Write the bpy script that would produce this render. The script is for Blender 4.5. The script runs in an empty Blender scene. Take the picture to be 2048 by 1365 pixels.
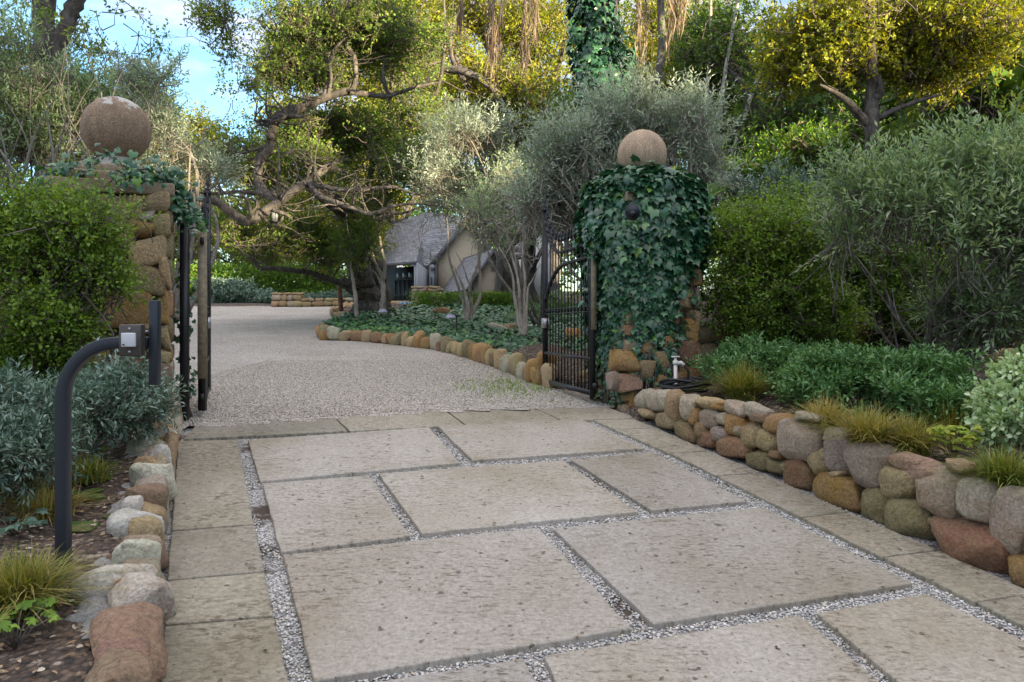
import bpy, math, random
import numpy as np
from mathutils import Vector, noise as mnoise

# ------------------------------------------------------------------ camera, sky, sun, exposure
C = bpy.context.scene
COL = C.collection
F = 1600.0; CX = 1024.0; HY = 650.0; EYE = 1.6      # focal length and horizon in photo pixels, eye height
cam_d = bpy.data.cameras.new('camera'); cam = bpy.data.objects.new('camera', cam_d); COL.objects.link(cam)
cam.location = (0, 0, EYE); cam.rotation_euler = (math.radians(90), 0, 0)
cam_d.sensor_width = 36; cam_d.lens = F / 2048 * 36; cam_d.shift_y = (HY - 682.5) / 2048
cam_d.clip_start = 0.05; cam_d.clip_end = 2000
C.camera = cam

SUN_EL = math.radians(5.6)
SUN_DIR = Vector((0.75, -0.66, 0)).normalized()     # horizontal direction towards the sun: behind and right of the viewer
SUN_AZ = math.atan2(SUN_DIR.x, SUN_DIR.y)
w = bpy.data.worlds.new('World'); C.world = w; w.use_nodes = True
nt = w.node_tree; nt.nodes.clear()
wo = nt.nodes.new('ShaderNodeOutputWorld'); bg = nt.nodes.new('ShaderNodeBackground')
sky = nt.nodes.new('ShaderNodeTexSky'); sky.sky_type = 'NISHITA'; sky.sun_disc = False
sky.sun_elevation = SUN_EL; sky.sun_rotation = SUN_AZ; sky.air_density = 1.0; sky.dust_density = 0.3; sky.ozone_density = 2.8
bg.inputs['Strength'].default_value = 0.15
tc = nt.nodes.new('ShaderNodeTexCoord'); mp = nt.nodes.new('ShaderNodeMapping'); mp.inputs['Scale'].default_value = (1.6, 1.6, 5.5)
nz = nt.nodes.new('ShaderNodeTexNoise'); nz.inputs['Scale'].default_value = 2.6; nz.inputs['Detail'].default_value = 7; nz.inputs['Roughness'].default_value = 0.6
rp = nt.nodes.new('ShaderNodeValToRGB'); rp.color_ramp.elements[0].position = 0.44; rp.color_ramp.elements[1].position = 0.66
mx = nt.nodes.new('ShaderNodeMix'); mx.data_type = 'RGBA'
nt.links.new(tc.outputs['Generated'], mp.inputs['Vector']); nt.links.new(mp.outputs[0], nz.inputs['Vector']); nt.links.new(nz.outputs['Fac'], rp.inputs['Fac'])
nt.links.new(rp.outputs['Color'], mx.inputs['Factor']); nt.links.new(sky.outputs['Color'], mx.inputs[6]); mx.inputs[7].default_value = (2.0, 1.8, 1.9, 1)
# bright cloud veil added above the top of the view to light the ground
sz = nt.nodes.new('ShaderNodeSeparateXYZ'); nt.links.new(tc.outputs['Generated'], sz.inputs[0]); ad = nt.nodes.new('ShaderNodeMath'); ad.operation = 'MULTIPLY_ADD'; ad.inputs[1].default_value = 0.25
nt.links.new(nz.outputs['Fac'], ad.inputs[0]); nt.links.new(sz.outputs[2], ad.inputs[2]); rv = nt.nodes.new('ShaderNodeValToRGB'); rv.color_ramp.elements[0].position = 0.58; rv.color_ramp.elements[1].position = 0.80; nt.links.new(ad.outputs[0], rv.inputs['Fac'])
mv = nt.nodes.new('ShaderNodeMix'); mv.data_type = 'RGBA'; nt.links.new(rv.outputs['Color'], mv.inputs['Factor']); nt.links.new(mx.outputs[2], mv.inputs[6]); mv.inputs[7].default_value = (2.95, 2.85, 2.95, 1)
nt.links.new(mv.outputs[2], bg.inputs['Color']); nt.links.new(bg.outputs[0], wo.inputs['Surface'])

sl = bpy.data.lights.new('sun', 'SUN'); sun = bpy.data.objects.new('sun', sl); COL.objects.link(sun)
sl.energy = 5.0; sl.angle = math.radians(0.5); sl.color = (1.0, 0.83, 0.52)
to_sun = Vector((SUN_DIR.x * math.cos(SUN_EL), SUN_DIR.y * math.cos(SUN_EL), math.sin(SUN_EL)))
sun.rotation_euler = to_sun.to_track_quat('Z', 'Y').to_euler(); sun.location = (20, -20, 30)
C.view_settings.view_transform = 'Standard'; C.view_settings.look = 'None'
C.view_settings.exposure = 2.08; C.view_settings.gamma = 1; C.view_settings.use_curve_mapping = False
C.view_settings.use_white_balance = True; C.view_settings.white_balance_temperature = 6500; C.view_settings.white_balance_tint = 10
C.cycles.max_bounces = 6; C.cycles.diffuse_bounces = 4; C.cycles.glossy_bounces = 2; C.cycles.transmission_bounces = 4
C.cycles.caustics_reflective = False; C.cycles.caustics_refractive = False

# ------------------------------------------------------------------ ground shape and pixel -> place
D1 = np.array([-0.373, 0.928, 0.0]); D2 = np.array([0.928, 0.373, 0.0])   # along and across the driveway
GY = [-40, -8, 0, 7.2, 10, 13, 16, 20, 26, 32, 45, 60, 120]
GZ = [-1.4, -0.7, 0, 0.81, 0.86, 1.02, 1.24, 1.54, 1.98, 2.35, 2.7, 3.2, 6.5]
def G(x, y):
    x = np.clip(x, -7, 7); f = np.clip((13 - y) / 5, 0, 1)
    return np.interp(y, GY, GZ) - 0.0238 * x * f
def ray(px, py): return np.array([(px - CX) / F, 1.0, -(py - HY) / F])
def D(px, py, d): r = ray(px, py); return np.array([r[0] * d, d, EYE + r[2] * d])
def P(px, py, h=0.0):
    r = ray(px, py); y = 1.2
    while y < 90:
        if EYE + r[2] * y <= G(r[0] * y, y) + h: break
        y += 0.01 if y < 20 else 0.05
    return np.array([r[0] * y, y, float(G(r[0] * y, y)) + h])
def RP(px, py, o, n):
    r = ray(px, py); o = np.array(o) - np.array([0, 0, EYE]); t = np.dot(o, n) / np.dot(r, n)
    return np.array([0, 0, EYE]) + r * t
def inside(poly, X, Y):
    poly = np.asarray(poly)[:, :2]; r = np.zeros(X.shape, bool); n = len(poly)
    for i in range(n):
        x0, y0 = poly[i]; x1, y1 = poly[(i + 1) % n]
        c = ((y0 > Y) != (y1 > Y))
        xx = (x1 - x0) * (Y - y0) / (y1 - y0 + 1e-12) + x0
        r ^= c & (X < xx)
    return r

# ------------------------------------------------------------------ materials
MATS = {}
def mat(name):
    m = bpy.data.materials.new(name); m.use_nodes = True; n = m.node_tree.nodes; l = m.node_tree.links
    return m, n, l, n['Principled BSDF']
def noise_node(n, l, scale, detail=5, rough=0.6, coord=None, stretch=None, rot=None):
    t = n.new('ShaderNodeTexNoise'); t.inputs['Scale'].default_value = scale; t.inputs['Detail'].default_value = detail; t.inputs['Roughness'].default_value = rough
    if coord is not None:
        if stretch is not None:
            mpn = n.new('ShaderNodeMapping'); mpn.inputs['Scale'].default_value = stretch
            if rot: mpn.inputs['Rotation'].default_value = rot
            l.new(coord, mpn.inputs['Vector']); coord = mpn.outputs[0]
        l.new(coord, t.inputs['Vector'])
    return t
def ramp(n, l, src, stops):
    r = n.new('ShaderNodeValToRGB'); e = r.color_ramp.elements
    while len(e) < len(stops): e.new(0.5)
    for k, (p, c) in enumerate(stops): e[k].position = p; e[k].color = (*c, 1) if len(c) == 3 else c
    l.new(src, r.inputs['Fac']); return r.outputs['Color']
def mixc(n, l, fac, a, b, mode='MIX'):
    m = n.new('ShaderNodeMix'); m.data_type = 'RGBA'; m.blend_type = mode
    if isinstance(fac, (int, float)): m.inputs[0].default_value = fac
    else: l.new(fac, m.inputs[0])
    for s, v in ((6, a), (7, b)):
        if isinstance(v, tuple): m.inputs[s].default_value = (*v, 1)
        else: l.new(v, m.inputs[s])
    return m.outputs[2]
def bump(n, l, h, bsdf, strength=0.5, dist=0.02):
    b = n.new('ShaderNodeBump'); b.inputs['Strength'].default_value = strength; b.inputs['Distance'].default_value = dist
    l.new(h, b.inputs['Height']); l.new(b.outputs[0], bsdf.inputs['Normal']); return b
def geo(n): return n.new('ShaderNodeNewGeometry').outputs['Position']
def objc(n): return n.new('ShaderNodeTexCoord').outputs['Object']
def plain(name, col, rough=0.6, metal=0.0, var=0.25, scale=30, bmp=0.15):
    if name in MATS: return MATS[name]
    m, n, l, b = mat(name)
    t = noise_node(n, l, scale, 5, 0.65, objc(n))
    d = tuple(c * (1 - var) for c in col); u = tuple(min(1, c * (1 + var)) for c in col)
    l.new(ramp(n, l, t.outputs['Fac'], [(0.3, d), (0.7, u)]), b.inputs['Base Color'])
    b.inputs['Roughness'].default_value = rough; b.inputs['Metallic'].default_value = metal
    if bmp: bump(n, l, t.outputs['Fac'], b, bmp, 0.01)
    MATS[name] = m; return m
def leafmat(name, stops, trans=0.35, rough=0.5, spec=0.35, trcol=None):
    m, n, l, b = mat(name)
    a = n.new('ShaderNodeAttribute'); a.attribute_name = 'tone'
    k = len(stops); c = ramp(n, l, a.outputs['Fac'], [(i / (k - 1), s) for i, s in enumerate(stops)])
    l.new(c, b.inputs['Base Color']); b.inputs['Roughness'].default_value = rough; b.inputs['Specular IOR Level'].default_value = spec
    tr = n.new('ShaderNodeBsdfTranslucent'); cc = mixc(n, l, 1.0, c, trcol or (1.35, 1.25, 0.55), 'MULTIPLY'); l.new(cc, tr.inputs['Color'])
    ms = n.new('ShaderNodeMixShader'); ms.inputs[0].default_value = trans
    l.new(b.outputs[0], ms.inputs[1]); l.new(tr.outputs[0], ms.inputs[2]); l.new(ms.outputs[0], n['Material Output'].inputs['Surface'])
    return m
def barkmat(name, c0, c1, scale=6):
    m, n, l, b = mat(name); t = noise_node(n, l, scale, 8, 0.7, geo(n), (1, 1, 0.35)); t2 = noise_node(n, l, scale * 5, 4, 0.6, geo(n), (1, 1, 0.3))
    c = mixc(n, l, t2.outputs['Fac'], ramp(n, l, t.outputs['Fac'], [(0.35, c0), (0.65, c1)]), (0.5, 0.5, 0.5), 'OVERLAY')
    l.new(c, b.inputs['Base Color']); b.inputs['Roughness'].default_value = 0.9; bump(n, l, t2.outputs['Fac'], b, 0.9, 0.04); return m

M_oakleaf = leafmat('oak_leaf', [(0.05, 0.11, 0.02), (0.11, 0.20, 0.035), (0.19, 0.29, 0.05), (0.29, 0.32, 0.07)], 0.4)
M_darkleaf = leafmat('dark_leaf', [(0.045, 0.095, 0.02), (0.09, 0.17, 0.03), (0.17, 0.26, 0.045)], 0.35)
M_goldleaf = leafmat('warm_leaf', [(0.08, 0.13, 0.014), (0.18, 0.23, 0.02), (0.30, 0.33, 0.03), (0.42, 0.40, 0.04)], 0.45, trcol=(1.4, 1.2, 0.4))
M_olive = leafmat('olive_leaf', [(0.13, 0.17, 0.12), (0.25, 0.30, 0.24), (0.38, 0.44, 0.37), (0.52, 0.57, 0.50)], 0.42, 0.45, 0.4, (1.1, 1.2, 0.8))
M_olivewarm = leafmat('olive_leaf_green', [(0.09, 0.15, 0.06), (0.17, 0.27, 0.12), (0.31, 0.43, 0.23), (0.48, 0.57, 0.37)], 0.4, 0.4, 0.45, (1.2, 1.2, 0.7))
M_blueleaf = leafmat('blue_green_leaf', [(0.06, 0.11, 0.075), (0.14, 0.22, 0.165), (0.34, 0.44, 0.37)], 0.15, 0.4, 0.4, (1, 1.2, 0.8))
M_pitto = leafmat('small_green_leaf', [(0.07, 0.13, 0.016), (0.14, 0.25, 0.03), (0.24, 0.36, 0.06)], 0.4, 0.4, 0.4)
M_hedge = leafmat('hedge_leaf', [(0.04, 0.11, 0.015), (0.10, 0.22, 0.02), (0.21, 0.33, 0.035)], 0.3, 0.4, 0.4)
M_gold = leafmat('golden_shrub_leaf', [(0.3, 0.26, 0.02), (0.5, 0.42, 0.04)], 0.3)
M_low = leafmat('low_shrub_leaf', [(0.05, 0.13, 0.04), (0.11, 0.25, 0.08), (0.24, 0.40, 0.16)], 0.25, 0.4, 0.45)
M_ivy = leafmat('ivy_leaf', [(0.015, 0.055, 0.028), (0.03, 0.105, 0.055), (0.065, 0.17, 0.08), (0.17, 0.32, 0.06)], 0.12, 0.3, 0.6, (1.1, 1.3, 0.5))
M_pale = leafmat('pale_shrub_leaf', [(0.2, 0.32, 0.12), (0.36, 0.5, 0.26), (0.62, 0.72, 0.5)], 0.25, 0.5, 0.3)
M_grass = leafmat('grass_blade', [(0.06, 0.12, 0.02), (0.15, 0.21, 0.035), (0.30, 0.27, 0.07), (0.42, 0.32, 0.13)], 0.3, 0.5, 0.3)
M_lime = leafmat('lime_leaf', [(0.13, 0.26, 0.03), (0.25, 0.38, 0.05), (0.42, 0.42, 0.06)], 0.35)
M_palm = leafmat('palm_leaflet', [(0.04, 0.1, 0.025), (0.1, 0.19, 0.05), (0.2, 0.26, 0.06)], 0.25, 0.4, 0.4)
M_dead = leafmat('dead_frond', [(0.11, 0.07, 0.05), (0.22, 0.16, 0.12), (0.40, 0.33, 0.28)], 0.2, 0.8, 0.1)
M_litter = leafmat('leaf_litter', [(0.05, 0.035, 0.025), (0.16, 0.10, 0.06), (0.34, 0.24, 0.14), (0.5, 0.45, 0.36)], 0.0, 0.8, 0.1)
M_bark = barkmat('oak_bark', (0.03, 0.024, 0.02), (0.16, 0.14, 0.125), 9)
M_barkred = barkmat('red_bark', (0.06, 0.03, 0.018), (0.24, 0.13, 0.08), 5)
M_barkpale = barkmat('pale_bark', (0.20, 0.17, 0.14), (0.48, 0.42, 0.36), 8)
M_barkgrey = barkmat('grey_bark', (0.10, 0.085, 0.07), (0.30, 0.27, 0.23), 10)
M_barkwhite = barkmat('white_bark', (0.16, 0.14, 0.12), (0.58, 0.55, 0.51), 9)
M_twig = barkmat('twig_bark', (0.09, 0.065, 0.05), (0.24, 0.20, 0.16), 12)

def stonemat():
    m, n, l, b = mat('field_stone'); a = n.new('ShaderNodeAttribute'); a.attribute_name = 'col'
    g = geo(n); t1 = noise_node(n, l, 9, 8, 0.68, g); t2 = noise_node(n, l, 55, 6, 0.7, g); t3 = noise_node(n, l, 4.5, 4, 0.55, g)
    c = mixc(n, l, ramp(n, l, t1.outputs['Fac'], [(0.38, (0, 0, 0)), (0.68, (1, 1, 1))]), a.outputs['Color'], (0.30, 0.25, 0.16))
    k = n.new('ShaderNodeMath'); k.operation = 'MULTIPLY'; k.inputs[1].default_value = 0.55
    fr = ramp(n, l, t1.outputs['Fac'], [(0.42, (0, 0, 0)), (0.7, (1, 1, 1))]); l.new(fr, k.inputs[0])
    c = mixc(n, l, k.outputs[0], a.outputs['Color'], (0.27, 0.235, 0.15))
    c = mixc(n, l, ramp(n, l, t3.outputs['Fac'], [(0.5, (0, 0, 0)), (0.75, (0.6, 0.6, 0.6))]), c, (0.30, 0.16, 0.09))
    c = mixc(n, l, 0.75, c, ramp(n, l, t2.outputs['Fac'], [(0.3, (0.22, 0.22, 0.22)), (0.7, (0.8, 0.8, 0.8))]), 'OVERLAY')
    l.new(c, b.inputs['Base Color']); b.inputs['Roughness'].default_value = 0.85; b.inputs['Specular IOR Level'].default_value = 0.25
    mh = n.new('ShaderNodeMath'); mh.operation = 'ADD'; l.new(t1.outputs['Fac'], mh.inputs[0]); l.new(t2.outputs['Fac'], mh.inputs[1])
    bump(n, l, mh.outputs[0], b, 0.9, 0.03); return m
M_stone = stonemat()
def slabmat(name, base, stain, dark=0.5, wet=0.0):
    m, n, l, b = mat(name); g = geo(n)
    big = noise_node(n, l, 0.9, 5, 0.6, g); streak = noise_node(n, l, 7.0 if not wet else 9.0, 9, 0.72, g, (2.0, 6.5, 1) if not wet else (2.2, 4.5, 1), (0, 0, math.radians(-20)))
    fine = noise_node(n, l, 45, 9, 0.8, g); pit = n.new('ShaderNodeTexVoronoi'); pit.inputs['Scale'].default_value = 11; pit.inputs['Randomness'].default_value = 1
    dn = noise_node(n, l, 22, 3, 0.5, g); va = n.new('ShaderNodeVectorMath'); va.operation = 'MULTIPLY_ADD'
    l.new(dn.outputs['Color'], va.inputs[0]); va.inputs[1].default_value = (0.09, 0.09, 0.09); l.new(g, va.inputs[2]); l.new(va.outputs[0], pit.inputs['Vector'])
    pit2 = n.new('ShaderNodeTexVoronoi'); pit2.inputs['Scale'].default_value = 38; l.new(va.outputs[0], pit2.inputs['Vector'])
    c = mixc(n, l, ramp(n, l, big.outputs['Fac'], [(0.35, (0, 0, 0)), (0.7, (1, 1, 1))]), base, stain)
    s = ramp(n, l, streak.outputs['Fac'], [(0.53 if not wet else 0.49, (0, 0, 0)), (0.60 if not wet else 0.55, (dark, dark, dark))])
    m2 = noise_node(n, l, 1.7, 3, 0.5, g)
    sm = mixc(n, l, 1.0, s, ramp(n, l, m2.outputs['Fac'], [(0.36, (0.12, 0.12, 0.12)), (0.62, (1, 1, 1))]), 'MULTIPLY')
    c = mixc(n, l, sm, c, (0.13, 0.11, 0.075))
    pr = ramp(n, l, pit.outputs['Distance'], [(0.11, (1, 1, 1)), (0.16, (0, 0, 0))]); pcol = ramp(n, l, pit.outputs['Color'], [(0.40, (0, 0, 0)), (0.45, (0.9, 0.9, 0.9))])
    pm = mixc(n, l, 1.0, pr, pcol, 'MULTIPLY')
    pr2 = ramp(n, l, pit2.outputs['Distance'], [(0.13, (1, 1, 1)), (0.22, (0, 0, 0))]); pcol2 = ramp(n, l, pit2.outputs['Color'], [(0.52, (0, 0, 0)), (0.58, (0.8, 0.8, 0.8))])
    pm2 = mixc(n, l, 1.0, pr2, pcol2, 'MULTIPLY'); pa = mixc(n, l, 1.0, pm, pm2, 'LIGHTEN')
    c = mixc(n, l, pa, c, (0.10, 0.09, 0.07))
    oi = n.new('ShaderNodeObjectInfo'); c = mixc(n, l, 0.5, c, ramp(n, l, oi.outputs['Random'], [(0, (0.40, 0.40, 0.41)), (0.5, (0.52, 0.50, 0.48)), (1, (0.58, 0.57, 0.55))]), 'OVERLAY')
    c = mixc(n, l, 0.8, c, ramp(n, l, fine.outputs['Fac'], [(0.32, (0.26, 0.25, 0.24)), (0.66, (0.72, 0.72, 0.72))]), 'OVERLAY')
    l.new(c, b.inputs['Base Color']); b.inputs['Roughness'].default_value = 0.72 - wet * 0.25; b.inputs['Specular IOR Level'].default_value = 0.35
    h = n.new('ShaderNodeMath'); h.operation = 'SUBTRACT'; l.new(streak.outputs['Fac'], h.inputs[0]); l.new(pa, h.inputs[1])
    h2 = n.new('ShaderNodeMath'); h2.operation = 'MULTIPLY_ADD'; h2.inputs[1].default_value = 0.35; l.new(fine.outputs['Fac'], h2.inputs[0]); l.new(h.outputs[0], h2.inputs[2])
    bump(n, l, h2.outputs[0], b, 0.55, 0.012); return m
M_slab = slabmat('paving_concrete', (0.365, 0.345, 0.315), (0.25, 0.22, 0.165), 0.9)
M_edge = slabmat('border_concrete', (0.36, 0.335, 0.28), (0.22, 0.20, 0.145), 0.9, 0.6)
def gravelmat(name, scale, stops, bstr=0.8, dist=0.012, patch=None):
    m, n, l, b = mat(name); g = geo(n); v = n.new('ShaderNodeTexVoronoi'); v.inputs['Scale'].default_value = scale; l.new(g, v.inputs['Vector'])
    sp = n.new('ShaderNodeSeparateColor'); l.new(v.outputs['Color'], sp.inputs[0]); c = ramp(n, l, sp.outputs[0], stops)
    big = noise_node(n, l, 0.7, 6, 0.6, g); c = mixc(n, l, 0.5, c, ramp(n, l, big.outputs['Fac'], [(0.3, (0.30, 0.28, 0.26)), (0.7, (0.66, 0.66, 0.66))]), 'OVERLAY')
    ed = ramp(n, l, v.outputs['Distance'], [(0.35, (1, 1, 1)), (0.75, (0.45, 0.42, 0.4))]); c = mixc(n, l, 1.0, c, ed, 'MULTIPLY')
    if patch:
        pn = noise_node(n, l, patch[0], 5, 0.65, g); c = mixc(n, l, ramp(n, l, pn.outputs['Fac'], [(patch[1], (0, 0, 0)), (patch[1] + 0.08, (1, 1, 1))]), c, patch[2])
    l.new(c, b.inputs['Base Color']); b.inputs['Roughness'].default_value = 0.85
    inv = n.new('ShaderNodeMath'); inv.operation = 'SUBTRACT'; inv.inputs[0].default_value = 1; l.new(v.outputs['Distance'], inv.inputs[1]); bump(n, l, inv.outputs[0], b, bstr, dist); return m
GRS = [(0.0, (0.15, 0.125, 0.11)), (0.25, (0.35, 0.32, 0.28)), (0.5, (0.54, 0.50, 0.45)), (0.75, (0.66, 0.63, 0.57)), (1.0, (0.8, 0.74, 0.68))]
M_gravel = gravelmat('drive_gravel', 85, GRS, patch=(0.8, 0.60, (0.33, 0.295, 0.25)))
M_joint = gravelmat('joint_gravel', 110, [(0.0, (0.12, 0.12, 0.12)), (0.4, (0.38, 0.38, 0.38)), (1.0, (0.75, 0.75, 0.74))], 0.9, 0.008, (2.4, 0.52, (0.06, 0.042, 0.03)))
M_soil = gravelmat('soil_mulch', 38, [(0.0, (0.03, 0.022, 0.016)), (0.5, (0.08, 0.055, 0.04)), (0.85, (0.16, 0.11, 0.08)), (1.0, (0.36, 0.3, 0.24))], 0.9, 0.02)
def pebmat():
    m, n, l, b = mat('pebbles'); a = n.new('ShaderNodeAttribute'); a.attribute_name = 'tone'
    l.new(ramp(n, l, a.outputs['Fac'], [(0, (0.16, 0.16, 0.16)), (0.22, (0.32, 0.32, 0.31)), (0.6, (0.50, 0.49, 0.47)), (0.8, (0.52, 0.45, 0.36)), (1, (0.76, 0.75, 0.73))]), b.inputs['Base Color']); b.inputs['Roughness'].default_value = 0.75; return m
M_peb = pebmat()
M_pebw = pebmat(); M_pebw.node_tree.nodes['Color Ramp'].color_ramp.elements[2].color = (0.56, 0.51, 0.44, 1); M_pebw.node_tree.nodes['Color Ramp'].color_ramp.elements[1].color = (0.36, 0.32, 0.27, 1); M_pebw.node_tree.nodes['Color Ramp'].color_ramp.elements[4].color = (0.78, 0.72, 0.65, 1)
M_iron = plain('black_iron', (0.018, 0.019, 0.022), 0.42, 0.3, 0.3, 60, 0.05)
M_postblue = plain('blue_black_paint', (0.022, 0.027, 0.038), 0.4, 0.2, 0.15, 80, 0.03)
M_wornwood = plain('weathered_brown_bar', (0.22, 0.18, 0.12), 0.8, 0, 0.4, 25, 0.2)
def ballmat(name, base, lichen):
    m, n, l, b = mat(name); o = objc(n); f = noise_node(n, l, 70, 6, 0.75, o); g = noise_node(n, l, 5, 5, 0.6, o)
    st = noise_node(n, l, 3.5, 6, .65, o, (3.5, 3.5, .7)); c = mixc(n, l, ramp(n, l, st.outputs['Fac'], [(.42, (0, 0, 0)), (.68, (.7, .7, .7))]), mixc(n, l, g.outputs['Fac'], base, tuple(x * 0.7 for x in base)), tuple(x * .45 for x in base)); c = mixc(n, l, 0.85, c, ramp(n, l, f.outputs['Fac'], [(0.35, (0.25, 0.25, 0.25)), (0.7, (0.8, 0.8, 0.8))]), 'OVERLAY')
    if lichen:
        s = n.new('ShaderNodeSeparateXYZ'); l.new(o, s.inputs[0]); ad = n.new('ShaderNodeMath'); ad.operation = 'MULTIPLY_ADD'; ad.inputs[1].default_value = 0.35
        l.new(g.outputs['Fac'], ad.inputs[0]); l.new(s.outputs[2], ad.inputs[2])
        fm = noise_node(n, l, 16, 6, 0.7, o); a2 = n.new('ShaderNodeMath'); a2.operation = 'MULTIPLY_ADD'; a2.inputs[1].default_value = 0.3; l.new(fm.outputs['Fac'], a2.inputs[0]); l.new(ad.outputs[0], a2.inputs[2])
        c = mixc(n, l, ramp(n, l, a2.outputs[0], [(lichen, (0, 0, 0)), (lichen + 0.02, (0.85, 0.85, 0.85))]), c, (0.55, 0.54, 0.5))
    l.new(c, b.inputs['Base Color']); b.inputs['Roughness'].default_value = 0.9; bump(n, l, f.outputs['Fac'], b, 1.0, 0.012); return m
M_ball = ballmat('rough_cast_stone', (0.36, 0.25, 0.165), 0.51)
M_ball2 = ballmat('warm_cast_stone', (0.55, 0.40, 0.27), 0)
M_cap = ballmat('cap_stone', (0.40, 0.31, 0.21), 0)
M_mortar = ballmat('mortar', (0.38, 0.37, 0.35), 0)
M_darkmortar = plain('dark_mortar', (0.10, 0.08, 0.06), 0.95, 0, 0.3, 20, 0.3)  # dark brown mortar between the stones

# ------------------------------------------------------------------ object helpers
def tag(o, label=None, cat=None, group=None, kind=None):
    if label: o['label'] = label
    if cat: o['category'] = cat
    if group: o['group'] = group
    if kind: o['kind'] = kind
    return o
def thing(name, label, cat, loc=(0, 0, 0), group=None):
    o = bpy.data.objects.new(name, None); COL.objects.link(o); o.location = tuple(map(float, loc)); o.empty_display_size = 0.2
    return tag(o, label, cat, group)
class MB:
    def __init__(s): s.V = []; s.F = []; s.T = []; s.C = []; s.n = 0
    def add(s, V, F, tone=None, col=None):
        V = np.asarray(V, float).reshape(-1, 3)
        if isinstance(F, np.ndarray): F = [F]
        else:
            byk = {}
            for f in F: byk.setdefault(len(f), []).append(f)
            F = [np.array(v) for v in byk.values()]
        for f in F: s.F.append(f + s.n)
        s.V.append(V); s.n += len(V)
        s.T.append(np.broadcast_to(np.asarray(0.5 if tone is None else tone, float), (len(V),)))
        s.C.append(np.broadcast_to(np.asarray((0.3, 0.25, 0.2) if col is None else col, float), (len(V), 3)))
    def build(s, name, m, parent=None, smooth=False, origin=None, attrs=True):
        V = np.concatenate(s.V)
        o_ = np.array(parent.location) if parent is not None and parent.parent is None else np.zeros(3)
        if parent is not None and parent.parent is not None: o_ = np.array(parent.location) + np.array(parent.parent.location)
        if parent is None or origin is not None:
            if origin is None: origin = np.array([V[:, 0].mean(), V[:, 1].mean(), V[:, 2].min()])
            loc = np.array(origin, float) - (o_ if parent is not None else 0); V = V - np.array(origin, float)
        else: loc = np.zeros(3); V = V - o_
        me = bpy.data.meshes.new(name); me.vertices.add(len(V)); me.vertices.foreach_set('co', V.astype(np.float32).ravel())
        nl = sum(f.size for f in s.F); nf = sum(len(f) for f in s.F)
        me.loops.add(nl); me.loops.foreach_set('vertex_index', np.concatenate([f.ravel() for f in s.F]).astype(np.int32))
        me.polygons.add(nf); tot = np.concatenate([np.full(len(f), f.shape[1]) for f in s.F]); st = np.concatenate([[0], np.cumsum(tot)[:-1]])
        me.polygons.foreach_set('loop_start', st.astype(np.int32)); me.polygons.foreach_set('loop_total', tot.astype(np.int32))
        me.update(calc_edges=True)
        if smooth: me.polygons.foreach_set('use_smooth', np.ones(nf, bool))
        if attrs:
            a = me.attributes.new('tone', 'FLOAT', 'POINT'); a.data.foreach_set('value', np.concatenate(s.T).astype(np.float32))
            c = me.attributes.new('col', 'FLOAT_COLOR', 'POINT'); cc = np.ones((len(V), 4), np.float32); cc[:, :3] = np.concatenate(s.C); c.data.foreach_set('color', cc.ravel())
        me.materials.append(m); o = bpy.data.objects.new(name, me); COL.objects.link(o); o.location = tuple(map(float, loc))
        if parent is not None: o.parent = parent
        return o
def unit(v): return v / (np.linalg.norm(v, axis=-1, keepdims=True) + 1e-9)
def _unused(): pass
def box(mb, c, s, ax=None, tone=None, col=None):
    ax = np.eye(3) if ax is None else np.array(ax); c = np.array(c, float)
    co = np.array([[i, j, k] for i in (-.5, .5) for j in (-.5, .5) for k in (-.5, .5)]) * np.array(s)
    V = c + co @ ax
    mb.add(V, np.array([[0, 1, 3, 2], [4, 6, 7, 5], [0, 4, 5, 1], [2, 3, 7, 6], [0, 2, 6, 4], [1, 5, 7, 3]]), tone, col)
def bar(mb, a, b, wd, th=None, up=(0, 0, 1)):
    a = np.array(a, float); b = np.array(b, float); d = unit(b - a); th = th or wd
    s = np.cross(d, up)
    if np.linalg.norm(s) < 1e-4: s = np.cross(d, (1, 0, 0.01))
    s = unit(s); u = np.cross(s, d); box(mb, (a + b) / 2, (np.linalg.norm(b - a), wd, th), [d, s, u])
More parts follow.
